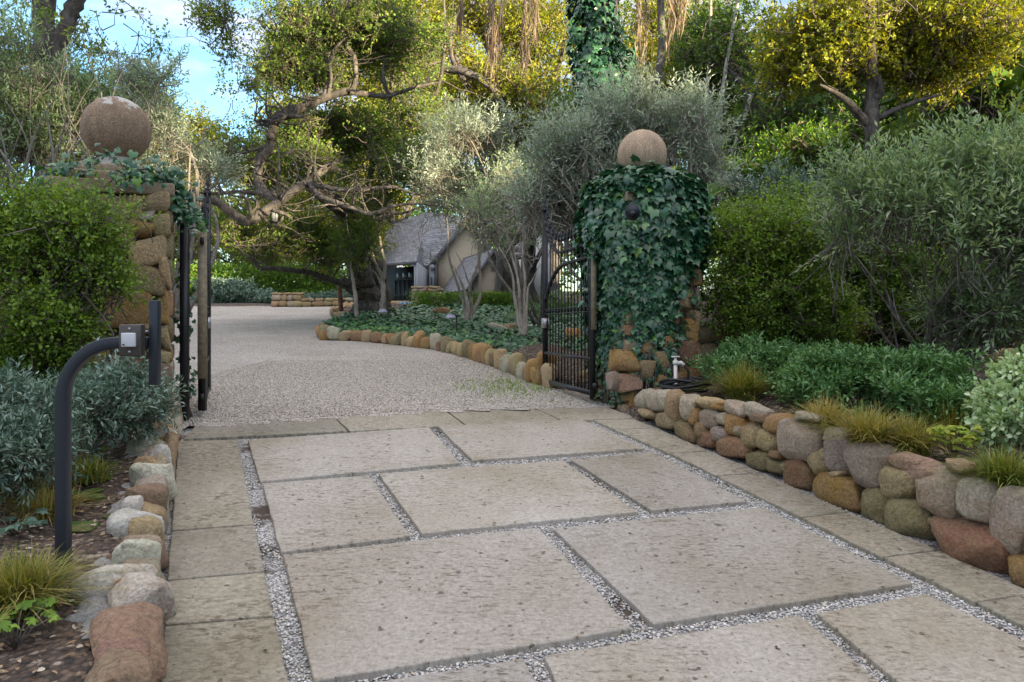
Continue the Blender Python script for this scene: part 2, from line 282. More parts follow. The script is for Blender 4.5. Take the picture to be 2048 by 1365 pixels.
def tubes(mb, pts, rad, sides=6, tone=None, rough=0, rng=None):
    """pts (n,k,3), rad (n,k)"""
    pts = np.asarray(pts, float); rad = np.asarray(rad, float); n, k, _ = pts.shape
    d = np.empty_like(pts); d[:, 1:-1] = pts[:, 2:] - pts[:, :-2]; d[:, 0] = pts[:, 1] - pts[:, 0]; d[:, -1] = pts[:, -1] - pts[:, -2]; d = unit(d)
    main = unit(pts[:, -1] - pts[:, 0]); ref = np.where(np.abs(main[:, 2:3]) > 0.8, np.array([[1.0, 0.1, 0]]), np.array([[0.05, 0.1, 1.0]]))[:, None, :]
    s = unit(np.cross(d, np.broadcast_to(ref, d.shape))); u = np.cross(s, d)
    a = np.arange(sides) * 2 * math.pi / sides
    r = rad[:, :, None, None] * np.ones((n, k, sides, 1))
    if rough: r = r * (1 + rough * rng.standard_normal((n, k, sides, 1)))
    V = pts[:, :, None, :] + r * (np.cos(a)[None, None, :, None] * s[:, :, None, :] + np.sin(a)[None, None, :, None] * u[:, :, None, :])
    i = np.arange(k - 1)[:, None]; j = np.arange(sides)[None, :]; j2 = (j + 1) % sides
    q = np.stack([i * sides + j, i * sides + j2, (i + 1) * sides + j2, (i + 1) * sides + j], -1).reshape(-1, 4)
    Q = (np.arange(n)[:, None, None] * (k * sides) + q[None]).reshape(-1, 4)
    fs = [Q]
    if sides > 3 and sides <= 32:
        caps = np.concatenate([np.arange(n)[:, None] * (k * sides) + np.arange(sides)[::-1][None], np.arange(n)[:, None] * (k * sides) + (k - 1) * sides + np.arange(sides)[None]])
        V2 = V.reshape(-1, 3); base = mb.n; mb.add(V2, Q, tone if tone is None or np.isscalar(tone) else np.repeat(tone, k * sides)); mb.F.append(caps + base)
    else:
        mb.add(V.reshape(-1, 3), Q, tone if tone is None or np.isscalar(tone) else np.repeat(tone, k * sides))
def spline(cp, n=6):
    cp = np.array(cp, float); out = []; m = len(cp)
    for i in range(m - 1):
        p0 = cp[max(i - 1, 0)]; p1 = cp[i]; p2 = cp[i + 1]; p3 = cp[min(i + 2, m - 1)]
        for t in np.linspace(0, 1, n, endpoint=False):
            out.append(0.5 * ((2 * p1) + (-p0 + p2) * t + (2 * p0 - 5 * p1 + 4 * p2 - p3) * t * t + (-p0 + 3 * p1 - 3 * p2 + p3) * t ** 3))
    out.append(cp[-1]); return np.array(out)
def limb(mb, cp, r, rng, wob=0.0, sides=8, n=6, rough=0.06):
    """cp control points (k,3); r list of radii at control points"""
    q = spline(np.hstack([np.array(cp, float), np.array(r, float)[:, None]]), n)
    p = q[:, :3]; rr = np.maximum(q[:, 3], 0.004)
    if wob: p = p + rng.standard_normal(p.shape) * wob * rr[:, None]
    tubes(mb, p[None], rr[None], sides, None, rough, rng); return p

# leaf templates: x across, y along, z out
T_lance = (np.array([[0, 0, 0], [.5, .45, .10], [0, 1, -.05], [-.5, .45, .10]]), np.array([[0, 1, 2, 3]]))
T_oval = (np.array([[0, 0, 0], [.42, .28, .08], [.4, .68, .06], [0, 1, -.04], [-.4, .68, .06], [-.42, .28, .08]]), np.array([[0, 1, 2, 3], [0, 3, 4, 5]]))
_iv = np.array([[0, .10, -.02], [.22, -.10, -.05], [.50, .02, -.12], [.44, .27, 0], [.54, .48, -.12], [.24, .60, 0], [0, 1.0, -.14], [-.24, .60, 0], [-.54, .48, -.12], [-.44, .27, 0], [-.50, .02, -.12], [-.22, -.10, -.05], [0, .38, .08]])
T_ivy = (_iv, np.array([[12, i, (i + 1) % 12] for i in range(12)]))
def leaves(mb, pos, axis, normal, L, W, tone, T):
    tv, tf = T; n = len(pos); axis = unit(axis); normal = unit(normal - (normal * axis).sum(-1, keepdims=True) * axis); side = np.cross(axis, normal)
    L = np.broadcast_to(L, (n,)); W = np.broadcast_to(W, (n,))
    V = pos[:, None] + tv[None, :, 0:1] * side[:, None] * W[:, None, None] + tv[None, :, 1:2] * axis[:, None] * L[:, None, None] + tv[None, :, 2:3] * normal[:, None] * L[:, None, None]
    k = len(tv); Fa = (np.arange(n)[:, None, None] * k + tf[None]).reshape(-1, tf.shape[1])
    mb.add(V.reshape(-1, 3), Fa, np.repeat(np.clip(tone, 0, 1), k))
def clump(p, s, ph):
    return (np.sin(p[:, 0] * s + ph) + np.sin(p[:, 1] * s * 1.1 + ph * 2.3) + np.sin(p[:, 2] * s * 1.3 + ph * 3.1) + np.sin((p[:, 0] + p[:, 2]) * s * 2.1 + ph) * 0.7 + np.sin((p[:, 1] - p[:, 2]) * s * 1.9 + ph * 5) * 0.7)
def zone(px, py, rx, ry, d, rd=None):
    c = D(px, py, d); a = rx * d / F; b = ry * d / F
    return (c, np.array([a, rd if rd else (a + b) / 2, b]))
def crown(fol, tw, zones, n, per, L, W, T, tl, seed, up=0.5, out=0.6, rnd=0.6, droop=0.0, spread=0.8, clumps=1.6, cut=-0.4, shell=0.45, boxy=False, tonej=0.28, twr=0.004, twin=0.5, split=1.0, floor=None, inner=True):
    rng = np.random.default_rng(seed); vols = np.array([(z[1][0] * z[1][2] + 0.4 * z[1][1] * (z[1][0] + z[1][2])) * (z[2] if len(z) > 2 else 1) for z in zones]); ns = (n * vols / vols.sum()).astype(int) + 1
    for z, m in zip(zones, ns):
        c, r = z[0], z[1]
        if boxy: q = rng.uniform(-1, 1, (m * 2, 3)); k = rng.integers(0, 3, m * 2); sel = rng.random(m * 2) < 0.7; idx = np.where(sel)[0]; q[idx, k[idx]] = np.sign(q[idx, k[idx]]) * rng.uniform(0.85, 1.0, len(idx))
        else: q = unit(rng.standard_normal((m * 3, 3))) * (rng.random((m * 3, 1)) ** shell)
        lump = 1 + 0.16 * (np.sin(q @ np.array([3.1, 2.0, 4.3]) + seed) + np.sin(q @ np.array([-5.2, 6.1, 3.7]) + seed * 2.1) * .8)[:, None]
        p = c + q * r * (1 if boxy else lump) * (1 + 0.12 * rng.standard_normal((len(q), 1)))
        if clumps: ok = clump(p, clumps, seed * 1.7) > cut; p = p[ok]; q = q[ok]
        p = p[:m]; q = q[:m]; m = len(p)
        if floor is not None:
            ok = p[:, 2] > floor; p = p[ok]; q = q[ok]; m = len(p)
        if m == 0: continue
        d = unit(unit(q * np.array([1, 1, 1])) * out + np.array([0, 0, up]) + rng.standard_normal((m, 3)) * rnd)
        tL = tl * rng.uniform(0.6, 1.3, m)
        ref = rng.standard_normal((m, 3)); s = unit(np.cross(d, ref)); u = np.cross(s, d)
        t = np.linspace(0.08, 1, per)[None] * np.ones((m, 1)); ph = rng.uniform(0, 6.28, (m, per))
        perp = np.cos(ph)[..., None] * s[:, None] + np.sin(ph)[..., None] * u[:, None]
        pos = p[:, None] + d[:, None] * (t * tL[:, None])[..., None] + perp * 0.01
        pos = pos - np.array([0, 0, 1]) * (droop * (t ** 2) * tL[:, None])[..., None]
        ax = d[:, None] * 0.7 + perp * spread + rng.standard_normal((m, per, 3)) * 0.15 - np.array([0, 0, droop])
        nm = np.array([0, 0, 0.8]) + rng.standard_normal((m, per, 3)) * 0.6 + perp * 0.2
        tone = 0.45 + tonej * rng.standard_normal((m, 1)) * 0.7 + tonej * rng.standard_normal((m, per)) * 0.7 + 0.1 * t
        sc = rng.uniform(0.7, 1.25, (m, per))
        leaves(fol, pos.reshape(-1, 3), ax.reshape(-1, 3), nm.reshape(-1, 3), (L * sc).ravel(), (W * sc).ravel(), tone.ravel(), T)
        if tw is not None and twin > 0:
            sel = rng.random(m) < twin; a = p[sel]; dd = d[sel]; q2 = q[sel]
            if len(a):
                back = a - dd * tL[sel][:, None] * 0.9 - q2 * r * rng.uniform(0.05, 0.25, (len(a), 1)) + rng.standard_normal(a.shape) * 0.25 * tl; tip = a + dd * tL[sel][:, None] * 0.9 - np.array([0, 0, 1]) * (droop * tL[sel][:, None])
                mid = (back + a) / 2 + rng.standard_normal(a.shape) * 0.12 * tl
                tubes(tw, np.stack([back, mid, a, tip], 1), np.array([2.0, 1.6, 1.0, 0.4]) * twr * np.ones((len(a), 1)), 3)
def plant(name, label, cat, base, zones, lm, wm, spec, seed, group=None, limbs=None, fname='foliage', wname='branches', nl=5, lr=0.03, extra=None):
    t = thing(name, label, cat, base, group); fo = MB(); wd = MB(); rng = np.random.default_rng(seed)
    crown(fo, wd, zones, seed=seed, **spec)
    if limbs:
        for l in limbs: limb(wd, [q[:3] for q in l], [q[3] for q in l], rng, 0.12)
    elif nl:
        b = np.array(base, float)
        for z in zones:
            for i in range(nl):
                e = z[0] + unit(rng.standard_normal(3)) * z[1] * 0.7; e[2] = max(e[2], b[2] + 0.1); mid = b * 0.45 + e * 0.55 + rng.standard_normal(3) * 0.12 * np.linalg.norm(e - b); mid[2] = max(mid[2], b[2] + 0.05)
                limb(wd, [b + rng.standard_normal(3) * [0.06, 0.06, 0], mid, e], [lr, lr * 0.6, lr * 0.2], rng, 0, 5, 4, 0)
    if extra: extra(fo, wd, t)
    fo.build(fname, lm, t)
    if wd.n: wd.build(wname, wm, t)
    return t

# ------------------------------------------------------------------ stones
PAL = {'g': (0.44, 0.39, 0.29), 'w': (0.68, 0.64, 0.55), 't': (0.42, 0.31, 0.17), 'o': (0.38, 0.22, 0.08), 'r': (0.29, 0.14, 0.09), 'p': (0.36, 0.29, 0.235), 'd': (0.23, 0.19, 0.10), 'k': (0.33, 0.215, 0.15), 'b': (0.27, 0.15, 0.08)}
import bmesh
def ico(sub):
    bm = bmesh.new(); bmesh.ops.create_icosphere(bm, subdivisions=sub, radius=1); V = np.array([v.co[:] for v in bm.verts]); Fc = np.array([[v.index for v in f.verts] for f in bm.faces]); bm.free(); return V, Fc
ICO = {1: ico(1), 2: ico(2), 3: ico(3), 4: ico(4)}
def stone(mb, c, s, rng, ax=None, col='t', sub=3, power=0.55, amp=0.09, chop=5):
    V, Fc = ICO[sub]; q = np.sign(V) * np.abs(V) ** power; q = q / np.max(np.abs(q), axis=0)
    if chop:
        for _ in range(chop):
            nrm = unit(rng.standard_normal(3)); lim = rng.uniform(0.72, 0.98); dd = q @ nrm; q = q - np.maximum(dd - lim, 0)[:, None] * nrm * 0.85
    f = 0
    for k in range(5):
        w_ = rng.standard_normal(3) * (1.3 + k * 1.0); f = f + np.sin(q @ w_ + rng.uniform(0, 6.3)) / (1 + k * 0.8)
    if sub >= 3:
        for k in range(6): f = f + 0.16 * np.sin(q @ (rng.standard_normal(3) * (7 + k * 2.5)) + rng.uniform(0, 6.3))
    q = q * (1 + amp * f[:, None] * 0.5)
    ax = np.eye(3) if ax is None else np.array(ax); a = rng.normal(0, 0.10); R = np.array([[math.cos(a), 0, math.sin(a)], [0, 1, 0], [-math.sin(a), 0, math.cos(a)]])
    P_ = (q * np.array(s) * 0.5) @ R @ ax + np.array(c)
    base = np.array(PAL[col] if isinstance(col, str) else col) * rng.uniform(0.82, 1.12) * (1 + rng.normal(0, 0.04, 3)); mb.add(P_, Fc, None, base)

# ------------------------------------------------------------------ GROUND
WALL_R = [(1275, 838), (1310, 856), (1390, 887), (1455, 912), (1545, 950), (1630, 988), (1720, 1025), (1780, 1052), (1870, 1090), (1940, 1125), (2048, 1172), (2330, 1300)]
WR = [P(*q) for q in WALL_R]
WALL_L = [(372, 838), (355, 872), (352, 930), (345, 1000), (337, 1100), (330, 1200), (322, 1300), (316, 1365), (300, 1560)]
WL = [P(*q) for q in WALL_L]
CURB = [(1110, 778), (1070, 764), (1035, 750), (1000, 736), (960, 722), (920, 710), (880, 700), (840, 695), (780, 688), (730, 683), (690, 681), (655, 681), (642, 674)]
CB = [P(*q) for q in CURB]
RING = [(648, 662), (668, 650), (700, 644), (690, 638), (674, 634), (668, 628), (690, 621), (730, 614), (790, 610)]
RG = [P(*q) for q in RING]
drive = [(-1.9, -40), (WL[-1][0], WL[-1][1])] + [tuple(q[:2]) for q in WL[::-1][1:]] + [(-3.4, 7.6), (-5, 9.5), (-12, 12), (-18, 20), (-18, 31), (-6.2, 31.5), (-5.2, 33), (-2.8, 38), (-3.2, 44), (-8, 44), (-5.5, 31)] + \
        [tuple(q[:2]) for q in RG[::-1]] + [tuple(q[:2]) for q in CB[::-1]] + [(0.95, 9.0), (1.0, 8.2)] + [tuple(q[:2]) for q in WR] + [(3.6, -40)]
def axis_pts(fine0, fine1, step, far0, far1, n):
    a = fine0 - (np.linspace(0, 1, n)[1:] ** 2) * (fine0 - far0); b = fine1 + (np.linspace(0, 1, n)[1:] ** 2) * (far1 - fine1)
    return np.concatenate([a[::-1], np.arange(fine0, fine1 + 1e-6, step), b])
xs = axis_pts(-7, 7, 0.07, -170, 170, 60); ys = axis_pts(2, 20, 0.07, -120, 170, 60)
X, Y = np.meshgrid(xs, ys)
ins = inside(drive, X, Y)
def grow(line, sgn, dist):
    out = []
    for i in range(len(line)):
        a = line[max(i - 1, 0)]; b = line[min(i + 1, len(line) - 1)]; tn = unit(np.array([(b - a)[0], (b - a)[1]])); nr = np.array([-tn[1], tn[0]]); nr = nr if nr[0] * sgn > 0 else -nr; out.append(tuple(line[i][:2] + nr * dist))
    return out
WLx = [WL[0] + (WL[0] - WL[1]) * 1.2] + WL; WRx = [WR[0] + (WR[0] - WR[1]) * 2.2] + WR
gl = grow(WL, -1, 0.13); gr = grow(WR, 1, 0.24)
ins |= inside([tuple(q[:2]) for q in WL] + gl[::-1], X, Y) | inside([tuple(q[:2]) for q in WR] + gr[::-1], X, Y)
Z = G(X, Y)
s_ = X * SUN_DIR.x + Y * SUN_DIR.y
shade_hill = np.clip((s_ - 26) / 22, 0, 1); shade_hill = shade_hill * shade_hill * (3 - 2 * shade_hill)
lat = X * SUN_DIR.y - Y * SUN_DIR.x
SHADE_HILLH = 11.0  # height of the unseen ridge added behind the viewer to shade the scene
Z = Z + shade_hill * (SHADE_HILLH + 0.9 * np.sin(lat * 0.23) + 0.6 * np.sin(lat * 0.61 + 1))
bumpy = 0.02 * np.sin(X * 3.1 + Y * 1.3) + 0.018 * np.sin(Y * 4.7 - X * 2.2) + 0.012 * np.sin(X * 11 + 2) * np.sin(Y * 9)
# beds stand above the drive: left bed, right bed, ivy island
rise = np.where(Y < 8.6, np.where(X < 0, 0.20, 0.30), 0.10)
rise = np.where((Y > 8.0) & (X > 0), 0.12, rise); rise = rise * np.where(X > 0, np.clip((X - 1.55) / 0.5, 0, 1) * (Y < 8) + (Y >= 8), 1)
far = np.clip((np.abs(X) - 3.2) / 10, 0, 1) * 1.2 * (Y > 2) * np.clip((30 - Y) / 20, 0, 1)
Z = np.where(ins, Z - 0.10, Z + rise + bumpy + np.where(X > 0, far, far * 0.5))
mb = MB(); ny, nx = X.shape; idx = np.arange(ny * nx).reshape(ny, nx)
mb.add(np.stack([X, Y, Z], -1).reshape(-1, 3), np.stack([idx[:-1, :-1], idx[:-1, 1:], idx[1:, 1:], idx[1:, :-1]], -1).reshape(-1, 4))
tag(mb.build('ground', M_soil, smooth=True, origin=(0, 0, 0), attrs=False), 'dark brown soil and mulch of the planting beds and slopes', kind='structure')
def GB(x, y): # bed surface
    i = np.searchsorted(ys, y); j = np.searchsorted(xs, x); return float(Z[min(i, ny - 1), min(j, nx - 1)])
def PB(px, py):
    r = ray(px, py); y = 1.5
    while y < 80:
        if EYE + r[2] * y <= GB(r[0] * y, y): break
        y += 0.02
    return np.array([r[0] * y, y, GB(r[0] * y, y)])

def sheet(name, poly_fn, x0, x1, y0, y1, st, dz, m, label):
    gx = np.arange(x0, x1, st); gy = np.arange(y0, y1, st); A, B = np.meshgrid(gx, gy); z = G(A, B) + dz; n1, n2 = A.shape; idx = np.arange(n1 * n2).reshape(n1, n2)
    q = np.stack([idx[:-1, :-1], idx[:-1, 1:], idx[1:, 1:], idx[1:, :-1]], -1).reshape(-1, 4)
    if poly_fn is not None:
        c = np.stack([A, B], -1).reshape(-1, 2)[q].mean(1); q = q[poly_fn(c[:, 0], c[:, 1])]
    o = MB(); o.add(np.stack([A, B, z], -1).reshape(-1, 3), q); return tag(o.build(name, m, smooth=True, origin=(0, 0, 0), attrs=False), label, kind='structure')
thr = lambda x, y: (x * D1[0] + y * D1[1])                      # distance along the driveway
T0 = thr(*P(700, 862)[:2]); T1 = thr(*P(668, 833)[:2])
sheet('gravel_driveway', lambda x, y: (thr(x, y) > T1 - 0.1), -20, 4, 5, 46, 0.12, 0.0, M_gravel, 'pale gravel driveway curving up beyond the gate')
sheet('gravel_joints', lambda x, y: (thr(x, y) < T1), -3.6, 5.5, -3, 9.2, 0.1, -0.028, M_joint, 'fine white and grey gravel between the paving slabs')

# paving slabs -----------------------------------------------------------
SL = [('S', [(496, 880), (858, 855), (920, 926), (520, 963)]), ('S', [(876, 853), (1163, 838), (1290, 897), (945, 921)]),
      ('S', [(525, 968), (738, 951), (820, 1073), (562, 1104)]), ('S', [(757, 948), (1125, 921), (1277, 1024), (844, 1068)]),
      ('S', [(1141, 919), (1307, 904), (1494, 1003), (1302, 1021)]), ('S', [(566, 1109), (1077, 1057), (1263, 1258), (628, 1362)]),
      ('S', [(1105, 1057), (1527, 1015), (1826, 1168), (1307, 1250)]), ('S', [(1634, 1227), (1852, 1189), (2330, 1420), (1995, 1530)]),
      ('S', [(1087, 1312), (1599, 1232), (1960, 1530), (1245, 1640)]), ('S', [(640, 1382), (1046, 1318), (1215, 1600), (735, 1700)]),
      ('E', [(366, 878), (398, 842), (666, 833), (697, 862)]), ('E', [(699, 862), (668, 833), (890, 821), (930, 850)]),
      ('E', [(932, 850), (892, 821), (1055, 813), (1118, 840)]), ('E', [(1120, 840), (1057, 813), (1195, 806), (1268, 836), (1180, 839)]),
      ('E', [(356, 882), (474, 879), (509, 1048), (343, 1060)]), ('E', [(343, 1062), (509.5, 1050), (530, 1141), (334, 1160)]),
      ('E', [(334, 1162), (530.5, 1143), (549, 1232), (328, 1249)]), ('E', [(328, 1251), (549.5, 1234), (580, 1375), (318, 1390)]), ('E', [(318, 1393), (580.5, 1378), (640, 1640), (295, 1660)]),
      ('E', [(1187, 840), (1270, 838), (1312, 855), (1228, 858)]), ('E', [(1230, 859), (1314, 856), (1414, 901), (1338, 906)]), ('E', [(1340, 907), (1416, 902), (1521, 944), (1433, 951)]),
      ('E', [(1435, 952), (1523, 945), (1696, 1023), (1602, 1034)]), ('E', [(1604, 1035), (1698, 1024), (1875, 1099), (1764, 1114)]), ('E', [(1767, 1115), (1878, 1100), (2070, 1185), (1950, 1204)]), ('E', [(1953, 1205), (2073, 1186), (2330, 1305), (2230, 1345)])]
for kind, q in SL:
    pts = [P(*a) for a in q]; bm = bmesh.new()
    if kind == 'E': ce = sum(pts) / len(pts); pts = [p + unit(ce - p) * 0.0035 for p in pts]
    rng = np.random.default_rng(int(q[0][0]))
    # ragged edges: subdivide the outline and nudge it
    out = []
    for i in range(len(pts)):
        a, b = pts[i], pts[(i + 1) % len(pts)]; L_ = np.linalg.norm(b - a); k = max(1, int(L_ / 0.09)); nrm = unit(np.array([-(b - a)[1], (b - a)[0], 0]))
        for j in range(k):
            p = a + (b - a) * j / k; p = p + (nrm * rng.normal(0, 0.0022) if j else 0); out.append(p)
    if kind == 'S': dz = 0.0
    else: dz = -0.002
    vs = [bm.verts.new((p[0], p[1], float(G(p[0], p[1])) + dz)) for p in out]
    f = bm.faces.new(vs)
    if f.normal.z < 0: bmesh.ops.reverse_faces(bm, faces=[f])
    r = bmesh.ops.extrude_face_region(bm, geom=[f]); dn = [v for v in r['geom'] if isinstance(v, bmesh.types.BMVert)]
    for v in dn: v.co.z -= 0.09
    # keep original face as the top, the extruded as bottom
    bmesh.ops.recalc_face_normals(bm, faces=bm.faces[:])
    me = bpy.data.meshes.new('paving_slab'); bm.to_mesh(me); bm.free(); me.materials.append(M_slab if kind == 'S' else M_edge)
    o = bpy.data.objects.new('paving_slab' if kind == 'S' else 'border_slab', me); COL.objects.link(o); o['kind'] = 'structure'
    mod = o.modifiers.new('bevel', 'BEVEL'); mod.width = 0.006; mod.segments = 2; mod.limit_method = 'ANGLE'; mod.angle_limit = math.radians(50)
slabs_xy = [np.array([P(*a)[:2] for a in q]) for _, q in SL]

# loose pebbles in the joints and on the near drive ---------------------------
rng = np.random.default_rng(5); pv, pf = ICO[1]
def pebbles(n, xy, z, s0, s1, m, name, label, sub=1):
    o = MB(); k = len(pv); sc = rng.uniform(s0, s1, (n, 1)) * rng.uniform(0.6, 1.2, (n, 3)) * np.array([1, 1, 0.7]); a = rng.uniform(0, 6.28, n)
    q = pv[None] * sc[:, None] * (1 + 0.15 * rng.standard_normal((n, k, 1))); ca, sa = np.cos(a)[:, None], np.sin(a)[:, None]
    V = np.stack([q[..., 0] * ca - q[..., 1] * sa, q[..., 0] * sa + q[..., 1] * ca, q[..., 2]], -1) + np.concatenate([xy, z[:, None]], 1)[:, None]
    o.add(V.reshape(-1, 3), (np.arange(n)[:, None, None] * k + pf[None]).reshape(-1, 3), np.repeat(rng.random(n), k)); return tag(o.build(name, m, origin=(0, 0, 0)), label, 'gravel', kind='stuff')
N = 220000; u = rng.random(N); xy = np.stack([rng.uniform(-3.0, 4.0, N), 2.3 + 6.2 * u ** 1.3], 1)
ok = (thr(xy[:, 0], xy[:, 1]) < T0 + 0.02) & inside(drive, xy[:, 0], xy[:, 1]) & (np.abs(xy[:, 0] / xy[:, 1]) < 0.68)
for s in slabs_xy: ok &= ~inside(s, xy[:, 0], xy[:, 1])
xy = xy[ok]; print('joint pebbles', len(xy))
ptn = np.array([mnoise.noise(Vector((a * 2.6, b * 2.6, 3.1))) for a, b in xy]); leftj = xy[:, 0] < -1.05
keep = ~(leftj & (ptn > -0.10)) ; xy = xy[keep]
pebbles(len(xy), xy, G(xy[:, 0], xy[:, 1]) - 0.024, 0.004, 0.0085, M_peb, 'loose_gravel', 'loose pale chippings filling the joints between the slabs')
N = 70000; xy = np.stack([rng.uniform(-4.0, 1.4, N), 6.6 + 6.5 * rng.random(N) ** 1.4], 1)
ok = (thr(xy[:, 0], xy[:, 1]) > T1 + 0.0) & inside(drive, xy[:, 0], xy[:, 1]); xy = xy[ok]
pebbles(len(xy), xy, G(xy[:, 0], xy[:, 1]) + 0.003, 0.004, 0.010, M_pebw, 'drive_pebbles', 'loose pebbles on the gravel drive just past the gate')

# ------------------------------------------------------------------ RIGHT LOW WALL (traced stones)
RW = [(83,305,85,105,'g'),(148,315,80,105,'p'),(198,320,75,110,'g'),(245,350,85,165,'t'),(312,348,75,130,'g'),(105,380,90,50,'t'),(195,410,130,85,'t'),(345,400,55,85,'o'),(395,330,120,65,'t'),(465,340,95,45,'o'),(425,410,115,105,'p'),(305,470,115,100,'d'),(385,465,65,90,'d'),(490,405,60,70,'g'),(545,355,120,65,'g'),(567,372,32,50,'o'),(645,370,130,80,'g'),(550,435,112,110,'o'),(665,395,90,65,'k'),(760,430,140,98,'o'),(575,475,42,64,'g'),(475,485,95,85,'p'),(410,515,105,85,'r'),(635,490,98,138,'t'),(725,520,132,122,'t'),(548,555,170,110,'b'),(678,620,128,98,'d'),(890,510,212,220,'g'),(895,398,112,48,'g'),(780,650,112,95,'d'),(825,655,50,60,'d'),(762,590,75,45,'b'),(1050,490,125,75,'g'),(915,600,80,50,'t'),(985,635,112,124,'t'),(890,685,152,155,'b'),(1085,585,152,190,'p'),(1220,645,220,218,'p'),(1010,590,50,70,'t'),(1080,692,70,35,'t'),(1100,780,280,165,'o'),(1395,630,188,88,'k'),(1290,850,150,170,'d'),(1500,685,205,120,'k'),(1395,750,220,185,'t'),(1655,650,128,60,'t'),(1455,925,238,210,'d'),(1610,785,244,264,'p'),(1790,820,208,208,'g'),(1600,940,90,60,'d'),(1770,1055,390,305,'r'),(1975,935,210,330,'g'),(2020,1190,130,160,'o'),(2190,1010,210,300,'t'),(2230,1250,230,220,'b')]
wpx = np.array([q[0] for q in WALL_R]); wd_ = np.array([q[1] for q in WR])
t = thing('low_stone_wall', 'dry stacked wall of rounded boulders edging the right planting bed', 'stone wall', WR[5])
rng = np.random.default_rng(11)
for (a, b, w_, h_, c_) in RW:
    px = 1250 + a / 2.567; py = 680 + b / 2.567; wp = w_ / 2.567; hp = h_ / 2.567
    dep = np.interp(px, wpx, wd_); i = min(max(np.searchsorted(wpx, px), 1), len(wpx) - 1); tn = unit(WR[i] - WR[i - 1]); tn = unit(np.array([tn[0], tn[1], 0])); nrm = np.array([-tn[1], tn[0], 0.0]); nrm = nrm if nrm[0] > 0 else -nrm
    q0 = D(px, py, dep); sx = wp / (abs(tn[0] * q0[1] - q0[0] * tn[1]) / q0[1] ** 2 * F) * 0.98; sz = hp * dep / F * 1.08
    c = D(px, py, dep + 0.02 + min(sx, sz) * 0.20); hgt = c[2] - float(G(c[0], c[1])); c = c + nrm * (0.04 + 0.10 * hgt); dd = max(0.16, min(sx, sz) * 1.0)
    o = MB(); big = c_; stone(o, c, (sx, dd, sz), rng, [tn, nrm, (0, 0, 1)], c_, 4 if wp > 40 else 3, 0.66, 0.10, 5); o.build('stone', M_stone, t, smooth=True)
# backing row of stones and earth hidden behind the face
for i in range(26):
    f = i / 25 * (len(WR) - 1.01); k = int(f); p = WR[k] + (WR[k + 1] - WR[k]) * (f - k); p = p + np.array([0.20, 0.17, 0.08]); o = MB(); stone(o, p, (0.26, 0.2, 0.25), rng, None, 'd', 3); o.build('stone', M_stone, t, smooth=True)

# ------------------------------------------------------------------ LEFT LOW WALL
t = thing('low_stone_wall', 'mortared low wall of pale flat topped stones edging the left planting bed', 'stone wall', WL[4])
LWs = [(340,846,34,46,'g'),(312,868,64,34,'w'),(292,888,70,34,'g'),(302,905,56,30,'w'),(285,926,44,24,'t'),(303,944,76,46,'w'),(286,990,70,46,'k'),(262,1010,40,30,'w'),(264,1046,90,62,'w'),(266,1100,80,40,'w'),(222,1150,140,46,'w'),(272,1176,104,84,'w'),(244,1268,118,110,'k'),(228,1352,120,90,'k'),(330,880,30,70,'t'),(200,1450,120,90,'t')]
for (px, py, wp, hp, c_) in LWs:
    p = P(px, py, 0.24 if px > 210 else 0.22); dep = p[1]; sx = wp * dep / F * 1.14; sy = max(0.17, min(0.36, hp * dep / F * 1.75)); o = MB()
    stone(o, p + np.array([0, sy * 0.15, -0.065]), (sx, sy, 0.215), rng, [D2, D1, (0, 0, 1)], c_, 4, 0.42, 0.11, 10); o.build('stone', M_stone, t, smooth=True)
wl = np.array(WL); cum = np.concatenate([[0], np.cumsum(np.linalg.norm(np.diff(wl[:, :2], axis=0), axis=1))]); L_ = cum[-1]; s = 0.05; 
for row, (zc, hh) in enumerate(((0.04, 0.17), (0.16, 0.15))):
    s = 0.03 * row
    while s < L_:
        wdt = rng.uniform(0.16, 0.34); p = np.array([np.interp(s + wdt / 2, cum, wl[:, k]) for k in range(3)]); tn = unit(np.array([np.interp(s + wdt, cum, wl[:, k]) for k in range(2)] + [0]) - np.array([np.interp(s, cum, wl[:, k]) for k in range(2)] + [0]))
        if np.linalg.norm(tn) < 0.5: break
        nr = np.array([tn[1], -tn[0], 0]); nr = nr if nr[0] < 0 else -nr
        o = MB(); stone(o, p + nr * (0.085 + 0.015 * row) + np.array([0, 0, zc]), (wdt * 1.06, 0.17, hh * rng.uniform(0.95, 1.2)), rng, [tn, nr, (0, 0, 1)], random.Random(int(s * 100) + row).choice('ttgdkog'), 3, 0.55, 0.09, 6); o.build('stone', M_stone, t, smooth=True); s += wdt
mo = MB()
for i in range(len(WL) - 1):   # mortar bed behind the stones, spilling on the soil
    a, b = WL[i], WL[i + 1]
    for k in range(7):
        p = a + (b - a) * (k + 0.5) / 7; stone(mo, p + np.array([-0.20 - rng.uniform(0, 0.05), 0, 0.10]), (0.15, 0.20, 0.17), rng, None, (0.42, 0.43, 0.43), 3, 0.7, 0.25, 2)
mo.build('mortar', M_mortar, t, smooth=True)

